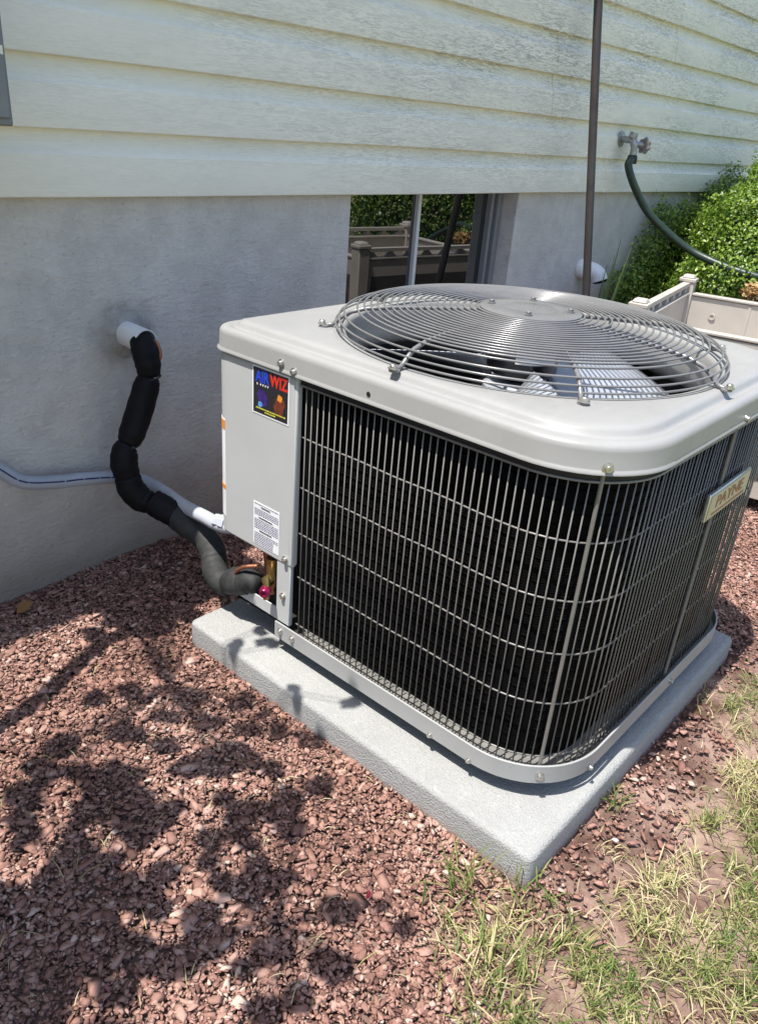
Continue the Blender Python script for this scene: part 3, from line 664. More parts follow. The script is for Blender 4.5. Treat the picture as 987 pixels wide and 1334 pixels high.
while i < 94:
    c = Vector(cpts[i]).lerp(Vector(cpts[i+1]), r.random()); t = (Vector(cpts[i+1])-Vector(cpts[i])).normalized(); nn = (Vector((-.25, -1, .42))).normalized(); nn = (nn-t*nn.dot(t)).normalized(); uu = t.cross(nn)
    l = .004+.006*r.random(); a = c+nn*.0172
    mb.add([a-t*l-uu*.0017, a+t*l-uu*.0017, a+t*l+uu*.0017, a-t*l+uu*.0017], [(0, 1, 2, 3)]); i += 1 if r.random() < .75 else 2
mb.build('printed_marking', M['ink'], cd_)
MB().lathe([(.020, 0), (.020, .012), (.017, .016), (.017, .030)], (.1, -.440, .288), (-.3, 1, 0), 8).build('connector', M['conduit'], cd_)

# ------------------------------------------------------------------ metal box on the siding, top left, with its loose cable
bx1 = on((19, 165), 1, -.235); BXR, BZ = bx1[0], bx1[2]
box = empty('metal_utility_box', (BXR-.15, -.03, BZ), 'grey metal utility box mounted on the cream siding', 'utility box')
mb = MB().box((-.475, -.235, BZ), (BXR, -.012, BZ+.46)); bevel(mb.build('case', M['meter'], box), .004)
mb = MB().box((-.470, -.243, BZ+.012), (BXR-.006, -.2352, BZ+.45)); bevel(mb.build('cover', M['meter'], box), .003)
lt = on((0, 64), 1, -.25); MB().box((lt[0]-.012, -.252, lt[2]-.007), (lt[0]+.004, -.2432, lt[2]+.006)).build('latch', M['zinc'], box)
def up_ray(q, z, ground=0.): G = on(q, 2, ground); return G+SUN*(z-ground)
cb = [up_ray((150, 832), .98), up_ray((128, 848), .90), up_ray((105, 868), .84), up_ray((60, 912), .80), up_ray((0, 949), .80), up_ray((-60, 978), .86), up_ray((-110, 985), 1.02)]
cb = [np.array((-.44, -.215, BZ+.006)), np.array((-.47, -.245, BZ-.04))]+cb+[np.array((-.95, -.20, 1.32)), np.array((-.98, -.05, 1.55)), np.array((-.98, -.02, 2.4))]
MB().tube(catmull(cb, 8), .0210, 12).build('loose_cable', M['gasket'], box, 180)

# ------------------------------------------------------------------ pole leaning on the house
pb, pt = np.array((2.003, -.345, -.02)), np.array((2.0, -.03, 1.98))
PA, PB_ = on((763, 380), 0, 2.0), on((779, 0), 0, 2.0); dirp = (PB_-PA)/(PB_[2]-PA[2])
p0_ = PA-dirp*(PA[2]+.02); tz = (-.045-PA[1])/dirp[1]; p1_ = PA+dirp*tz
mb = MB().tube([p0_+(p1_-p0_)*f for f in np.linspace(0, 1, 12)], .0155, 14)
tag(mb.build('garden_pole', M['pole'], None, 60), 'dark brown slender pole leaning against the cream siding', 'pole')

# ------------------------------------------------------------------ vent pipe
vq = on((760, 350), 1, -.02)
vt = empty('vent_pipe', tuple(vq), 'white round vent hood low on the foundation wall behind the pole', 'vent')
mb = MB().lathe([(.040, 0), (.040, .03), (.036, .035)], (vq[0], -.001, vq[2]), (0, -1, 0), 28); mb.build('flange', M['pvc'], vt, 40)
mb = MB(); pts = [(vq[0], -.02, vq[2]), (vq[0]+.012, -.055, vq[2]-.004), (vq[0]+.022, -.08, vq[2]-.018), (vq[0]+.026, -.09, vq[2]-.04)]
mb.tube(catmull(pts, 6), .036, 24); mb.build('hood', M['pvc'], vt, 60)
o = MB().lathe([(.030, 0), (.030, .002)], Vector(pts[-1])+Vector((.001, -.003, -.003)), (.3, -.25, -1), 24).build('opening', M['gasket'], vt)

# ------------------------------------------------------------------ faucet and hose
fq = on((817, 186), 1, -.06); fx, fz = fq[0], fq[2]
fa = empty('hose_faucet', (fx, -.03, fz), 'weathered metal hose faucet mounted on the cream siding', 'faucet')
mb = MB().lathe([(.030, 0), (.030, .006), (.012, .008), (.012, .05)], (fx, -.026, fz+.012), (0, -1, 0), 18)
mb.tube(catmull([(fx, -.05, fz+.012), (fx, -.080, fz+.010), (fx-.002, -.093, fz-.01), (fx-.002, -.095, fz-.05)], 6), [.014]*7+[.0155]*6+[.014]*6, 14)
mb.lathe([(.016, 0), (.018, .012), (.016, .022), (.008, .024)], (fx-.002, -.078, fz+.018), (.1, -.2, 1), 16)
mb.tube([(fx, -.085, fz), (fx+.05, -.10, fz-.004)], .011, 12)
mb.build('body', M['galv'], fa, 45)
mb = MB(); hc = Vector((fx+.068, -.105, fz-.006)); hx = Vector((1, -.3, -.05)).normalized(); hu = hx.orthogonal().normalized(); hv = hx.cross(hu)
n = 40; L = []
for (s_, off) in ((.5, -.008), (1., -.006), (1.05, 0), (1., .006), (.5, .008)):
    L.append([hc+hx*off+(hu*math.cos(a)+hv*math.sin(a))*(.029*s_*(1+.11*math.cos(7*a))) for a in np.linspace(0, 2*math.pi, n+1)[:-1]])
mb.add(*loft(L, True, True)); mb.tube([hc-hx*.03, hc+hx*.011], .007, 10); mb.build('handle', M['rusty'], fa, 40)
hp = [np.array((fx-.002, -.095, fz-.055)), on((818, 216), 1, -.100), on((826, 243), 1, -.13), on((843, 276), 1, -.18), on((869, 303), 1, -.26), on((900, 327), 1, -.36), on((940, 346), 1, -.50), on((987, 361), 1, -.65), on((1040, 372), 1, -.80), np.array((2.9, -1.15, .45)), np.array((3.1, -1.35, .10)), np.array((3.6, -1.5, .016)), np.array((4.6, -1.6, .014))]
hs = empty('garden_hose', tuple(hp[0]), 'dark green garden hose drooping from the faucet past the clipped bush', 'hose')
MB().tube(catmull(hp, 10), .0160, 14).build('tube', M['hose'], hs, 180)
MB().lathe([(.0190, -.016), (.0205, -.010), (.0205, .010), (.017, .018)], (fx-.002, -.095, fz-.062), (0, .05, 1), 14).build('coupling', M['gasket'], hs, 30)

# ------------------------------------------------------------------ planter box
A = np.array((1.80, -.565)); Bq = np.array((2.57, -.425)); ex = (Bq-A)/np.linalg.norm(Bq-A); ey = np.array((ex[1], -ex[0])); LP_, DP = np.linalg.norm(Bq-A), .62
pl = empty('planter_box', (A[0], A[1], 0), 'empty taupe plastic planter box with square corner posts', 'planter')
def pp(u, v, z): q = A+ex*u+ey*v; return (q[0], q[1], z)
def pbox(m_, u0, u1, v0, v1, z0, z1, tp=0.):
    c = [(u0, v0), (u1, v0), (u1, v1), (u0, v1)]; cu, cv = (u0+u1)/2, (v0+v1)/2
    vs_ = [pp(u, v, z0) for u, v in c]+[pp(u+(cu-u)*tp, v+(cv-v)*tp, z1) for u, v in c]
    m_.add(vs_, [(0,1,2,3),(7,6,5,4),(4,5,1,0),(5,6,2,1),(6,7,3,2),(7,4,0,3)]); return m_
PH = .572
pmb = MB(); tk = .022
pbox(pmb, .02, LP_-.02, -.008, tk-.008, .05, PH); pbox(pmb, .02, LP_-.02, DP-tk+.008, DP+.008, .05, PH)
pbox(pmb, -.008, tk-.008, .02, DP-.02, .05, PH-.001); pbox(pmb, LP_-tk+.008, LP_+.008, .02, DP-.02, .05, PH-.001)
pbox(pmb, .015, LP_-.015, .015, DP-.015, .36, .372)
bevel(pmb.build('trough', M['planter'], pl), .003)
rm = MB(); pbox(rm, .028, LP_-.028, -.012, .022, PH+.001, PH+.012); pbox(rm, .028, LP_-.028, DP-.022, DP+.012, PH+.001, PH+.012); pbox(rm, -.012, .022, .028, DP-.028, PH+.0015, PH+.0125); pbox(rm, LP_-.022, LP_+.012, .028, DP-.028, PH+.0015, PH+.0125)
bevel(rm.build('rim', M['planter'], pl), .003)
for u in (0, LP_):
    for v in (0, DP):
        m_ = MB(); pbox(m_, u-.030, u+.030, v-.030, v+.030, -.01, .625); po = bevel(m_.build('corner_post', M['planter'], pl), .005)
        m_ = MB(); pbox(m_, u-.034, u+.034, v-.034, v+.034, .625, .640); pbox(m_, u-.026, u+.026, v-.026, v+.026, .641, .653, .25); bevel(m_.build('post_cap', M['planter'], po), .003)
for v in (0, DP):                                        # raised rails with cut-outs on the two sides
    m_ = MB(); pbox(m_, .03, LP_-.03, v-.014, v+.014, .608, .624)
    for k in range(7):
        u = .06+k*(LP_-.12)/6; m_.add([pp(u-.030, v-.010, PH+.013), pp(u+.030, v-.010, PH+.013), pp(u+.006, v-.010, .608), pp(u-.006, v-.010, .608), pp(u-.030, v+.010, PH+.013), pp(u+.030, v+.010, PH+.013), pp(u+.006, v+.010, .608), pp(u-.006, v+.010, .608)], [(0,1,2,3),(7,6,5,4),(4,5,1,0),(5,6,2,1),(6,7,3,2),(7,4,0,3)])
    m_.build('rail', M['planter'], pl)
m_ = MB(); pbox(m_, .06, LP_-.06, -.0105, -.0085, .12, .50); m_.build('shade_panel', M['panelshade'], pl)  # dark sheet laid on the side, shade painted in its colour
m_ = MB(); pbox(m_, -.0105, -.0085, .06, DP-.06, .12, .50); m_.build('shade_panel', M['panelshade'], pl)
m_ = MB(); pbox(m_, LP_-.0165, LP_-.0135, DP*.42, DP*.42+.012, .372, .565); m_.build('rib', M['planter'], pl)
q = pp(LP_-.0135, .13, .50); MB().lathe([(.014, 0), (.014, .006), (.008, .006), (.008, .002), (0, .002)], q, (-1, -.1, 0), 16).build('drain_plug', M['planter'], pl)

# ------------------------------------------------------------------ foliage builders
def leaves(P, Nrm, size, aspect, fold, tint, name, jit=.6):
    n = len(P); a = rng.normal(size=(n, 3)); d = a-(a*Nrm).sum(1, keepdims=True)*Nrm; d /= np.linalg.norm(d, axis=1, keepdims=True)
    s = np.cross(Nrm, d); L = size[:, None]
    base = P; tip = P+d*L; m1 = P+d*L*.5+s*L*aspect*.5+Nrm*L*fold; m2 = P+d*L*.5-s*L*aspect*.5+Nrm*L*fold
    q1 = P+d*L*.82+s*L*aspect*.28+Nrm*L*fold*.4; q2 = P+d*L*.82-s*L*aspect*.28+Nrm*L*fold*.4
    V = np.stack([base, m1, q1, tip, q2, m2], 1).reshape(-1, 3); i = np.arange(n)[:, None]*6
    F = np.concatenate([i+np.array([[0, 1, 2, 3]]), i+np.array([[0, 3, 4, 5]])], 0)
    return fast_mesh(name, V, F, np.repeat(tint, 6))
def unit(a): return a/np.linalg.norm(a, axis=1, keepdims=True)

# clipped bushes against the wall (each: stems and foliage shell of small leaves)
def bush(c, rad, n, label, seed):
    b = empty('boxwood_bush', (c[0], c[1], 0), label, 'bush', 'clipped bushes by the house wall')
    a = unit(rng.normal(size=(int(n*1.9), 3))); a = a[(a[:, 2] > -.75)]
    a = a[:n]; lump = 1+.055*np.sin(a[:, 0]*9+seed)*np.sin(a[:, 1]*8+2*seed)+.05*np.sin(a[:, 2]*11+seed*3+a[:, 0]*7)+.03*np.sin(a[:, 0]*23+a[:, 2]*19)
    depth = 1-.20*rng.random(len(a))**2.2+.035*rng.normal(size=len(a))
    P = np.array(c)+a*np.array(rad)*(lump*depth)[:, None]
    k = (P[:, 1] < -.035) & (P[:, 2] > .01); P, a, depth = P[k], a[k], depth[k]
    nr = unit(unit(a/np.array(rad))+rng.normal(size=P.shape)*.55)
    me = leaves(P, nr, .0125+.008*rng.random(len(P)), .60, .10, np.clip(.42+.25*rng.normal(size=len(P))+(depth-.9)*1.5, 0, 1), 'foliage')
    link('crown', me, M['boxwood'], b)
    m_ = MB()
    for i in range(7):
        e = np.array(c)+np.array(rad)*unit(rng.normal(size=(1, 3)))[0]*np.array((.7, .6, .5)); e[2] = max(e[2], c[2]); e[1] = min(e[1], -.06)
        s0 = np.array((c[0]+.1*rng.normal(), c[1]+.06*rng.normal(), -.02)); m_.tube(catmull([s0, (s0+e)/2+np.array((0, 0, .08)), e], 4), [.014]*4+[.01]*3+[.006]*2, 6)
    m_.build('trunk', M['bark'], b, 180)
    # inner core of older dark leaves keeps light from passing straight through
    a2 = unit(rng.normal(size=(n//3, 3))); P2 = np.array(c)+a2*np.array(rad)*(.55+.25*rng.random(len(a2)))[:, None]; k = (P2[:, 1] < -.05) & (P2[:, 2] > .02)
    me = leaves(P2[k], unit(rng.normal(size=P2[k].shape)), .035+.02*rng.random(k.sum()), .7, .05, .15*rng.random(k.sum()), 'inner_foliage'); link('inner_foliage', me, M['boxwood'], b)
bush((3.75, -.05, .18), (1.20, .15, .78), 100000, 'dark shaded green bush clipped flat against the foundation wall', 1)
bush((3.62, -.52, .50), (.90, .42, .66), 110000, 'rounded sunlit green bush standing behind the planter box', 2)
bush((3.75, -1.75, .50), (.75, .62, .70), 26000, 'round green bush on the lawn, seen reflected in the basement window', 3)
# strap-leaved plant at the foot of the wall
sq = on((795, 372), 1, -.16)
stp = empty('strap_leaf_plant', (sq[0], -.16, 0), 'few tall thin strap leaves rising beside the bush at the wall', 'plant')
for tx, ty, yy in ((808, 312, -.10), (822, 322, -.2), (800, 333, -.18), (790, 345, -.12), (815, 350, -.22)):
    tip = on((tx, ty), 1, yy); b0 = np.array((sq[0]-.02+.03*rng.random(), -.16+.03*rng.random(), 0)); mid = (tip+b0)/2+np.array((-.03, 0, .05)); c3 = catmull([b0, mid, tip], 5)
    V = []; 
    for i, q in enumerate(c3): wd = .009*(1-(i/(len(c3)-1))**2)+.0006; V += [q+np.array((wd, -wd*.5, 0)), q+np.array((0, 0, 0))+np.array((0, -.002, .001)), q-np.array((wd, -wd*.5, 0))]
    F = [(3*i+j, 3*i+j+1, 3*i+j+4, 3*i+j+3) for i in range(len(c3)-1) for j in (0, 1)]
    link('leaf', fast_mesh('leaf', np.array(V), np.array(F), np.full(len(V), rng.random())), M['strap'], stp, 180)
# withered orange foliage behind the planter
oq = on((980, 374), 1, -.66)
dr = empty('withered_plant', (oq[0], oq[1], 0), 'small withered plant with dry orange leaves behind the planter', 'plant')
a = unit(rng.normal(size=(420, 3))); P = np.array((oq[0]+.03, oq[1], oq[2]-.02))+a*np.array((.06, .045, .035))*(.5+.5*rng.random((420, 1)))
link('crown', leaves(P, unit(a+rng.normal(size=a.shape)*.6), .016+.012*rng.random(420), .5, .12, rng.random(420), 'crown'), M['dry'], dr)
m_ = MB()
for i in range(6): m_.tube([(oq[0]+.02*rng.normal(), oq[1]+.02*rng.normal(), -.01), P[i*60]], [.005, .003], 5)
m_.build('stem', M['bark'], dr)

# ------------------------------------------------------------------ young tree left of the picture: its leaves shade the gravel
tree = empty('young_tree', (-1.5, -.62, 0), 'broad-leaved young tree casting dappled leaf shadows on the red gravel', 'tree')
def c7(x, y): return (x*.5066, 700+y*.5066)
poly = [(30, 660), (120, 610), (240, 585), (330, 600), (480, 585), (600, 545), (700, 580), (765, 690), (765, 770), (700, 820), (755, 890), (690, 905), (620, 1000), (560, 1060), (480, 1115), (400, 1125), (310, 1090), (210, 1090), (175, 1180), (130, 1290), (-120, 1290), (-150, 950), (-20, 900), (60, 840)]
holes = [(170, 655, 48, 24), (150, 735, 45, 35), (45, 862, 62, 42), (270, 782, 46, 36), (132, 800, 26, 20), (370, 832, 38, 36), (465, 785, 46, 52), (505, 690, 34, 50), (640, 642, 62, 36), (415, 640, 46, 28), (555, 722, 27, 26), (600, 835, 34, 44), (682, 762, 26, 26), (500, 900, 56, 38), (350, 985, 52, 34), (455, 950, 28, 22), (425, 1030, 44, 30), (600, 960, 40, 40), (700, 820, 26, 30), (545, 640, 34, 16)]
def inpoly(x, y):
    c = False
    for i in range(len(poly)):
        (x1, y1), (x2, y2) = poly[i], poly[i-1]
        if (y1 > y) != (y2 > y) and x < (x2-x1)*(y-y1)/(y2-y1)+x1: c = not c
    return c
spots = [(258, 425, 30, 26), (345, 412, 34, 24), (500, 418, 46, 22), (440, 475, 50, 16), (330, 515, 62, 34), (165, 548, 66, 38), (95, 600, 40, 24), (545, 480, 40, 22), (620, 425, 38, 34), (690, 450, 36, 34), (735, 500, 44, 36), (640, 500, 44, 22), (600, 560, 60, 26), (780, 520, 26, 30), (818, 648, 36, 30), (740, 610, 36, 30), (880, 962, 56, 34), (962, 872, 28, 24), (852, 1100, 54, 46), (700, 1068, 58, 28), (770, 1190, 28, 38), (690, 1225, 40, 44), (312, 1180, 42, 40), (252, 1112, 38, 34), (630, 1110, 26, 20), (1010, 860, 34, 22), (1035, 1000, 18, 16), (985, 955, 20, 14), (560, 600, 50, 24), (430, 545, 40, 22)]
darkspots = [(300, 200, 62, 34), (370, 235, 60, 36), (430, 215, 52, 40), (340, 170, 60, 30), (480, 200, 40, 34), (250, 250, 30, 22)]
padspots = [(610, 292, 26, 24), (680, 250, 19, 19), (692, 284, 34, 13), (682, 352, 30, 34), (668, 392, 22, 26), (758, 415, 12, 36), (905, 440, 22, 26), (800, 482, 22, 22), (640, 330, 9, 30)]
targets = []                                             # (pixel, ground z, leaf radius)
def zfor(i): return 1.05+.22*(.5+.5*math.sin(i*2.399))+.10*rng.random()
gi = 0
for yy in np.arange(540, 1300, 23.):
    gi += 1
    for xx in np.arange(-150, 780, 26.):
        x, y = xx+13*(gi % 2)+5*rng.normal(), yy+5*rng.normal()
        if not inpoly(x, y) or any(((x-hx_)/(a_+17))**2+((y-hy_)/(b_+15))**2 < 1 for hx_, hy_, a_, b_ in holes): continue
        targets.append((c7(x, y), 0., .0185+.007*rng.random(), None))
for k, (x, y, a_, b_) in enumerate(spots):
    zc = zfor(k+3)
    for j in range(max(2, int(a_*b_/75))):
        th = rng.random()*6.283; rr_ = math.sqrt(rng.random())*.62
        targets.append((c7(x+a_*rr_*math.cos(th), y+b_*rr_*math.sin(th)), 0., .010+.012*rng.random(), zc))
for k, (x, y, a_, b_) in enumerate(darkspots):
    for j in range(int(a_*b_/75)):
        th = rng.random()*6.283; rr_ = math.sqrt(rng.random())*.8
        targets.append((c7(x+a_*rr_*math.cos(th), y+b_*rr_*math.sin(th)), 0., .012+.012*rng.random(), 1.34+.08*math.sin(k*2.)))
for k, (x, y, a_, b_) in enumerate(padspots):
    zc = 1.25+.10*math.sin(k*1.3)
    for j in range(max(2, int(a_*b_/70))):
        th = rng.random()*6.283; rr_ = math.sqrt(rng.random())*.6
        targets.append((c7(x+a_*rr_*math.cos(th), y+b_*rr_*math.sin(th)), .05, .012+.006*rng.random(), zc))
LPn, LN, LS_, LT = [], [], [], []
for q, gz0, r, zc in targets:
    G = on(q, 2, gz0); z = zfor(rng.random()*40) if zc is None else zc+.02*rng.normal()
    P = G+sn*((z-gz0)/sn[2]); u, v, dpt = project(P)
    if dpt > .05 and -70 < u < W_+60 and -70 < v < H_+60: continue
    n_ = sn+rng.normal(size=3)*.22; LPn.append(P); LN.append(n_/np.linalg.norm(n_)); LS_.append(r*2.3); LT.append(rng.random())
LPn = np.array(LPn); LN = np.array(LN)
# extra crown leaves added to block sky light; sun shade falls outside the picture
ex_ = np.array((-1.95, -.72, 1.85))+unit(rng.normal(size=(3800, 3)))*np.array((.85, .85, .75))*(rng.random((3800, 1))**.4)
Gs = ex_-SUN*ex_[:, 2:3]; ok = []
for P, G in zip(ex_, Gs):
    u, v, d1 = project(P); gu, gv, d2 = project(G)
    ok.append(not (d1 > .05 and -40 < u < W_+40 and -40 < v < H_+40) and not (d2 > .05 and -30 < gu < W_+30 and gv < H_+30) and np.linalg.norm(P[:2]-CAM[:2]) > .35)
ex_ = ex_[np.array(ok)]
allP = np.concatenate([LPn, ex_]); allN = np.concatenate([LN, unit(np.array((0, 0, 1.))+rng.normal(size=ex_.shape)*.5)]); allS = np.concatenate([np.array(LS_), .06+.03*rng.random(len(ex_))]); allT = np.concatenate([np.array(LT), rng.random(len(ex_))])
# shift so that the leaf's middle, not its stalk, sits on the aimed point: leaves() starts at the stalk
def leaves_c(P, Nrm, size, asp, fold, tint, name):
    n = len(P); a = rng.normal(size=(n, 3)); d = unit(a-(a*Nrm).sum(1, keepdims=True)*Nrm); s = np.cross(Nrm, d); L = size[:, None]; B = P-d*L*.5
    ring = [(0, 0, 0), (.12, .22, .3), (.35, .46, .8), (.62, .42, .9), (.85, .22, .6), (1, 0, .2), (.85, -.22, .6), (.62, -.42, .9), (.35, -.46, .8), (.12, -.22, .3)]
    asp = asp*(.62+.42*rng.random((n, 1)))
    V = np.stack([B+d*L*f+s*L*w_*asp+Nrm*L*fold*h for f, w_, h in ring], 1).reshape(-1, 3); i = np.arange(n)[:, None]*10
    F = np.concatenate([i+np.array([q]) for q in ((0, 1, 8, 9), (1, 2, 7, 8), (2, 3, 6, 7), (3, 4, 5, 6))], 0); return fast_mesh(name, V, F, np.repeat(tint, 10)), B
me, stalks = leaves_c(allP, allN, allS, .95, .06, allT, 'crown'); link('crown', me, M['leaf'], tree)
trunk = MB(); tr = catmull([(-1.5, -.62, -.03), (-1.53, -.60, .45), (-1.48, -.63, .9), (-1.52, -.64, 1.4), (-1.6, -.62, 1.9)], 6)
trunk.tube(tr, list(np.linspace(.032, .010, len(tr))), 10); trunk.build('trunk', M['bark'], tree, 180)
# limbs reach leaf groups (nearest-neighbour clusters)
K = 26; cent = allP[rng.choice(len(allP), K, replace=False)].copy()
for _ in range(8):
    idx = np.argmin(((allP[:, None]-cent[None])**2).sum(2), 1)
    for k in range(K):
        if (idx == k).any(): cent[k] = allP[idx == k].mean(0)
lm = MB(); tw = MB()
for k in range(K):
    s0 = np.array(tr[min(len(tr)-1, 9+k % 13)]); e = cent[k]; md = (s0+e)/2+np.array((0, 0, .10+.05*rng.random()))
    lm.tube(catmull([s0, md, e], 6), list(np.linspace(.0085, .003, 13)), 6)
    for j in np.where(idx == k)[0][::3]:
        tw.tube([e, (e+stalks[j])/2+np.array((0, 0, .012)), stalks[j]], [.0018, .0013, .0009], 4, cap=False)
lm.build('limbs', M['bark'], tree, 180); tag(tw.build('twigs', M['bark'], tree, 180), kind='stuff')

# ------------------------------------------------------------------ gravel
def hull_stone(k):
    r = np.random.default_rng(100+k); bm = bmesh.new()
    for p in unit(r.normal(size=(11, 3)))*(.75+.25*r.random((11, 1))): bm.verts.new(p*np.array((1., .60+.22*r.random(), .22+.12*r.random())))
    res = bmesh.ops.convex_hull(bm, input=bm.verts); dead = [e for e in res['geom_interior'] if isinstance(e, bmesh.types.BMVert)]
    bmesh.ops.delete(bm, geom=dead, context='VERTS'); bm.verts.index_update()
    v = np.array([x.co[:] for x in bm.verts]); f = np.array([[x.index for x in fc.verts] for fc in bm.faces if len(fc.verts) == 3]); bm.free(); return v, f
TEMPL = [hull_stone(k) for k in range(14)]
def scatter_stones(P, S, T, name, tilt=.24):
    Vs, Fs, Ts = [], [], []; base = 0; n = len(P); which = rng.integers(0, len(TEMPL), n)
    for k, (tv, tf) in enumerate(TEMPL):
        i = np.where(which == k)[0]
        if not len(i): continue
        m = len(i); a = rng.random(m)*6.283; tx, ty = rng.normal(size=m)*tilt, rng.normal(size=m)*tilt
        v = tv[None]*S[i][:, None, None]*(1+.25*rng.normal(size=(m, 1, 3)))
        cx_, sx_ = np.cos(tx)[:, None], np.sin(tx)[:, None]; y, z = v[..., 1]*cx_-v[..., 2]*sx_, v[..., 1]*sx_+v[..., 2]*cx_
        cy2, sy2 = np.cos(ty)[:, None], np.sin(ty)[:, None]; x, z = v[..., 0]*cy2+z*sy2, -v[..., 0]*sy2+z*cy2
        ca, sa = np.cos(a)[:, None], np.sin(a)[:, None]; x, y = x*ca-y*sa, x*sa+y*ca
        v = np.stack([x, y, z], 2)+P[i][:, None]
        Vs.append(v.reshape(-1, 3)); Fs.append((tf[None]+(np.arange(m)*len(tv))[:, None, None]+base).reshape(-1, 3)); Ts.append(np.repeat(T[i], len(tv))); base += m*len(tv)
    return fast_mesh(name, np.concatenate(Vs), np.concatenate(Fs), np.concatenate(Ts))
def vnoise(x, y, s, seed=0):
    r = np.random.default_rng(seed); G = r.random((64, 64)); X, Y = (x*s) % 63, (y*s) % 63; i, j = X.astype(int), Y.astype(int); f, g_ = X-i, Y-j; f = f*f*(3-2*f); g_ = g_*g_*(3-2*g_)
    return (G[i, j]*(1-f)*(1-g_)+G[i+1, j]*f*(1-g_)+G[i, j+1]*(1-f)*g_+G[i+1, j+1]*f*g_)
def grassiness(x, y):                                    # 0 in the gravel bed, 1 in the lawn
    edge = np.where(x < .02, -1.30-.35*np.clip(-x, 0, 1), -1.47-.0*x)
    return np.clip((edge-y)/.16+.5+1.6*(vnoise(x+5, y+9, 7, 3)-.5)+.8*(vnoise(x+5, y+9, 17, 4)-.5), 0, 1)
n = 350000
xy = np.stack([-1.45+3.9*rng.random(n)**1.15, -1.95+1.96*rng.random(n)], 1)
G_ = grassiness(xy[:, 0], xy[:, 1])
keep = ~((xy[:, 0] > .004) & (xy[:, 0] < .925) & (xy[:, 1] > -1.35) & (xy[:, 1] < -.433)) & (rng.random(n) > G_*.85) & ~((xy[:, 0] > .03) & (xy[:, 1] < -1.345) & (rng.random(n) < .78))
vis = np.array([project((x, y, 0.)) for x, y in xy]).reshape(-1, 3)
keep &= (vis[:, 0] > -520) & (vis[:, 0] < W_+200) & (vis[:, 1] < H_+420) & (vis[:, 2] > 0)
xy = xy[keep]; G_ = G_[keep]; n = len(xy)
S = np.clip(.0051*np.exp(.48*rng.normal(size=n)), .0026, .018)*(1-.25*G_)
z = hgt(xy[:, 0], xy[:, 1])+.001+.0075*rng.random(n)*(1-.75*G_)-.003*G_
T = np.clip(.50+.24*rng.normal(size=n)+.35*(vnoise(xy[:, 0]+4, xy[:, 1]+4, 5, 8)-.5), 0, 1)
tag(link('gravel', scatter_stones(np.column_stack([xy, z]), S, T, 'gravel'), M['stone']), 'reddish brown crushed stone mulch covering the bed', 'gravel', kind='stuff')
for k, (q, s_, lab) in enumerate([((773, 1228), .020, 'flat reddish stone lying among grass clumps on the lawn edge'), ((500, 862), .0, ''), ((250, 866), .026, 'pale rounded stone half buried in gravel beside the pad'), ((694, 1062), .017, 'dark reddish stone tight against the concrete pad edge'), ((628, 1150), .019, 'reddish stone with grass blades at the pad corner')]):
    if not s_: continue
    G0 = on(q, 2, 0.); tv, tf = TEMPL[k]
    o = link('loose_stone', fast_mesh('loose_stone', tv*s_*np.array((1, 1, .8)), tf, np.full(len(tv), (.6, 0, .95, .25, .55)[k])), M['stone']); o.location = (G0[0], G0[1], s_*.25+.004); o.rotation_euler = (0, 0, k*1.1); tag(o, lab, 'stone')

# ------------------------------------------------------------------ grass
def grass(P, L, wd, lean, tint, name):
    n = len(P); a = rng.random(n)*6.283; d = np.stack([np.cos(a), np.sin(a), np.zeros(n)], 1); s = np.stack([-d[:, 1], d[:, 0], np.zeros(n)], 1); up = np.array((0, 0, 1.))
    rows = []
    for f, wf in ((0, .8), (.35, 1.), (.7, .75), (1., .06)):
        out = np.sin(lean*(.35+.65*f))[:, None]*d*f*L[:, None]; h = np.cos(lean*(.35+.65*f))[:, None]*up*f*L[:, None]
        c = P+out+h; rows += [c-s*(wd*wf/2)[:, None], c+s*(wd*wf/2)[:, None]]
    V = np.stack(rows, 1).reshape(-1, 3); i = np.arange(n)[:, None]*8
    F = np.concatenate([i+np.array([[2*k, 2*k+1, 2*k+3, 2*k+2]]) for k in range(3)], 0); return fast_mesh(name, V, F, np.repeat(tint, 8))
n = 150000
xy = np.stack([-.45+3.0*rng.random(n), -2.25+1.15*rng.random(n)], 1); G_ = grassiness(xy[:, 0], xy[:, 1]); cl_ = vnoise(xy[:, 0]+2, xy[:, 1]+7, 30, 12)
vis = np.array([project((x, y, 0.)) for x, y in xy]).reshape(-1, 3)
keep = (rng.random(n) < np.clip(G_*1.15-.12, 0, 1)*np.clip((cl_-.28)*2.4, .06, 1)*.75) & (vis[:, 2] > 0) & (vis[:, 0] < W_+220) & (vis[:, 1] < H_+420)
keep &= ~((xy[:, 0] > -.01) & (xy[:, 0] < .94) & (xy[:, 1] > -1.362))
xy = xy[keep]; n = len(xy); G_ = G_[keep]
dryf = vnoise(xy[:, 0]+1, xy[:, 1]+3, 9, 21)
T = np.clip(.60+.24*rng.normal(size=n)+.7*(dryf-.5), 0, 1)
lean = np.clip(.95+.42*rng.normal(size=n)+.3*(T > .62), .1, 1.53)
L = (.016+.028*rng.random(n))*(.6+.6*G_)
P = np.column_stack([xy, hgt(xy[:, 0], xy[:, 1])+.002])
gp = [(P, L, .0011+.0014*rng.random(n), lean, T)]
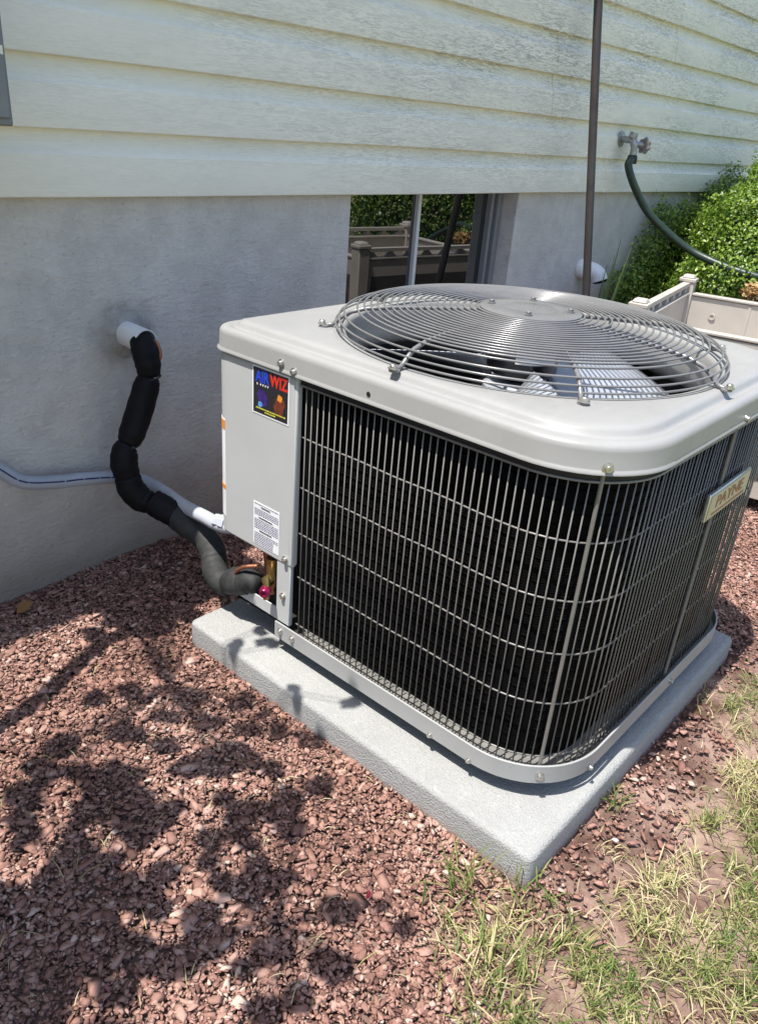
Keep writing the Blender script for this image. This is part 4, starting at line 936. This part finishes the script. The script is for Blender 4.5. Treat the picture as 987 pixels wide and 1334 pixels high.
def tuft(q, n, L0, spread=.018, tint=.35):               # longer tufts along the pad belong to the same grass
    G0 = on(q, 2, 0.); P = np.array((G0[0], G0[1], .004))+rng.normal(size=(n, 3))*np.array((spread, spread, 0))
    gp.append((P, L0*(.5+.7*rng.random(n)), .0020+.0014*rng.random(n), np.clip(.7+.45*rng.normal(size=n), .1, 1.45), np.clip(tint+.2*rng.normal(size=n), 0, 1)))
for a_ in (((608, 1160), 30, .085), ((682, 1162), 26, .05, .022), ((630, 1245), 60, .06, .035, .55), ((800, 1050), 22, .045, .012, .15), ((640, 1320), 50, .05, .04, .6), ((560, 1200), 10, .06, .02, .6)): tuft(*a_)
tag(link('grass', grass(*[np.concatenate([g_[i] for g_ in gp]) for i in range(5)], 'grass'), M['grass']), 'patchy green and straw coloured grass at the bed edge', 'grass', kind='stuff')
straw = []
n = 110; xy = []
while len(xy) < n:
    q = (rng.random()*W_, 780+560*rng.random()); G0 = on(q, 2, 0.)
    if -.9 < G0[0] < 1.9 and not (-.02 < G0[0] < .95 and -1.37 < G0[1] < -.41) and G0[1] < -.05: xy.append(G0[:2])
xy = np.array(xy); P = np.column_stack([xy, np.full(n, .013)])
tag(link('straw', grass(P, .02+.05*rng.random(n)**2, .0010+.0010*rng.random(n), np.full(n, 1.48), np.clip(.92+.1*rng.normal(size=n), 0, 1), 'straw'), M['grass']), 'scattered dry grass straws lying on the gravel', 'straw', kind='stuff')
# dead leaf by the wall, red petal, scrap of foil
def litter(q, name, L0, m, lab, cat, z=.016, tint=.3, n=3):
    G0 = on(q, 2, 0.); P = rng.normal(size=(n, 3))*np.array((.008, .008, .003)); me, _ = leaves_c(P, unit(np.array((0, 0, 1.))+rng.normal(size=(n, 3))*.5), np.full(n, L0), .75, .25, np.full(n, tint), name)
    o = link(name, me, m); o.location = (G0[0], G0[1], z); tag(o, lab, cat)
litter((34, 806), 'dead_leaf', .045, M['dry'], 'curled brown dead leaf on gravel by the wall', 'leaf', .022, 0., 1)
litter((476, 1169), 'red_petal', .015, M['petal'], 'small crimson petal lying on the red gravel', 'petal', .016, 0., 1)
litter((797, 1114), 'foil_scrap', .013, M['conduit'], 'tiny crumpled white scrap in the lawn edge', 'litter', .016, 0., 1)
litter((868, 1322), 'dead_leaf', .018, M['dry'], 'small orange dead leaf lying in the lawn', 'leaf', .014, .1, 1)
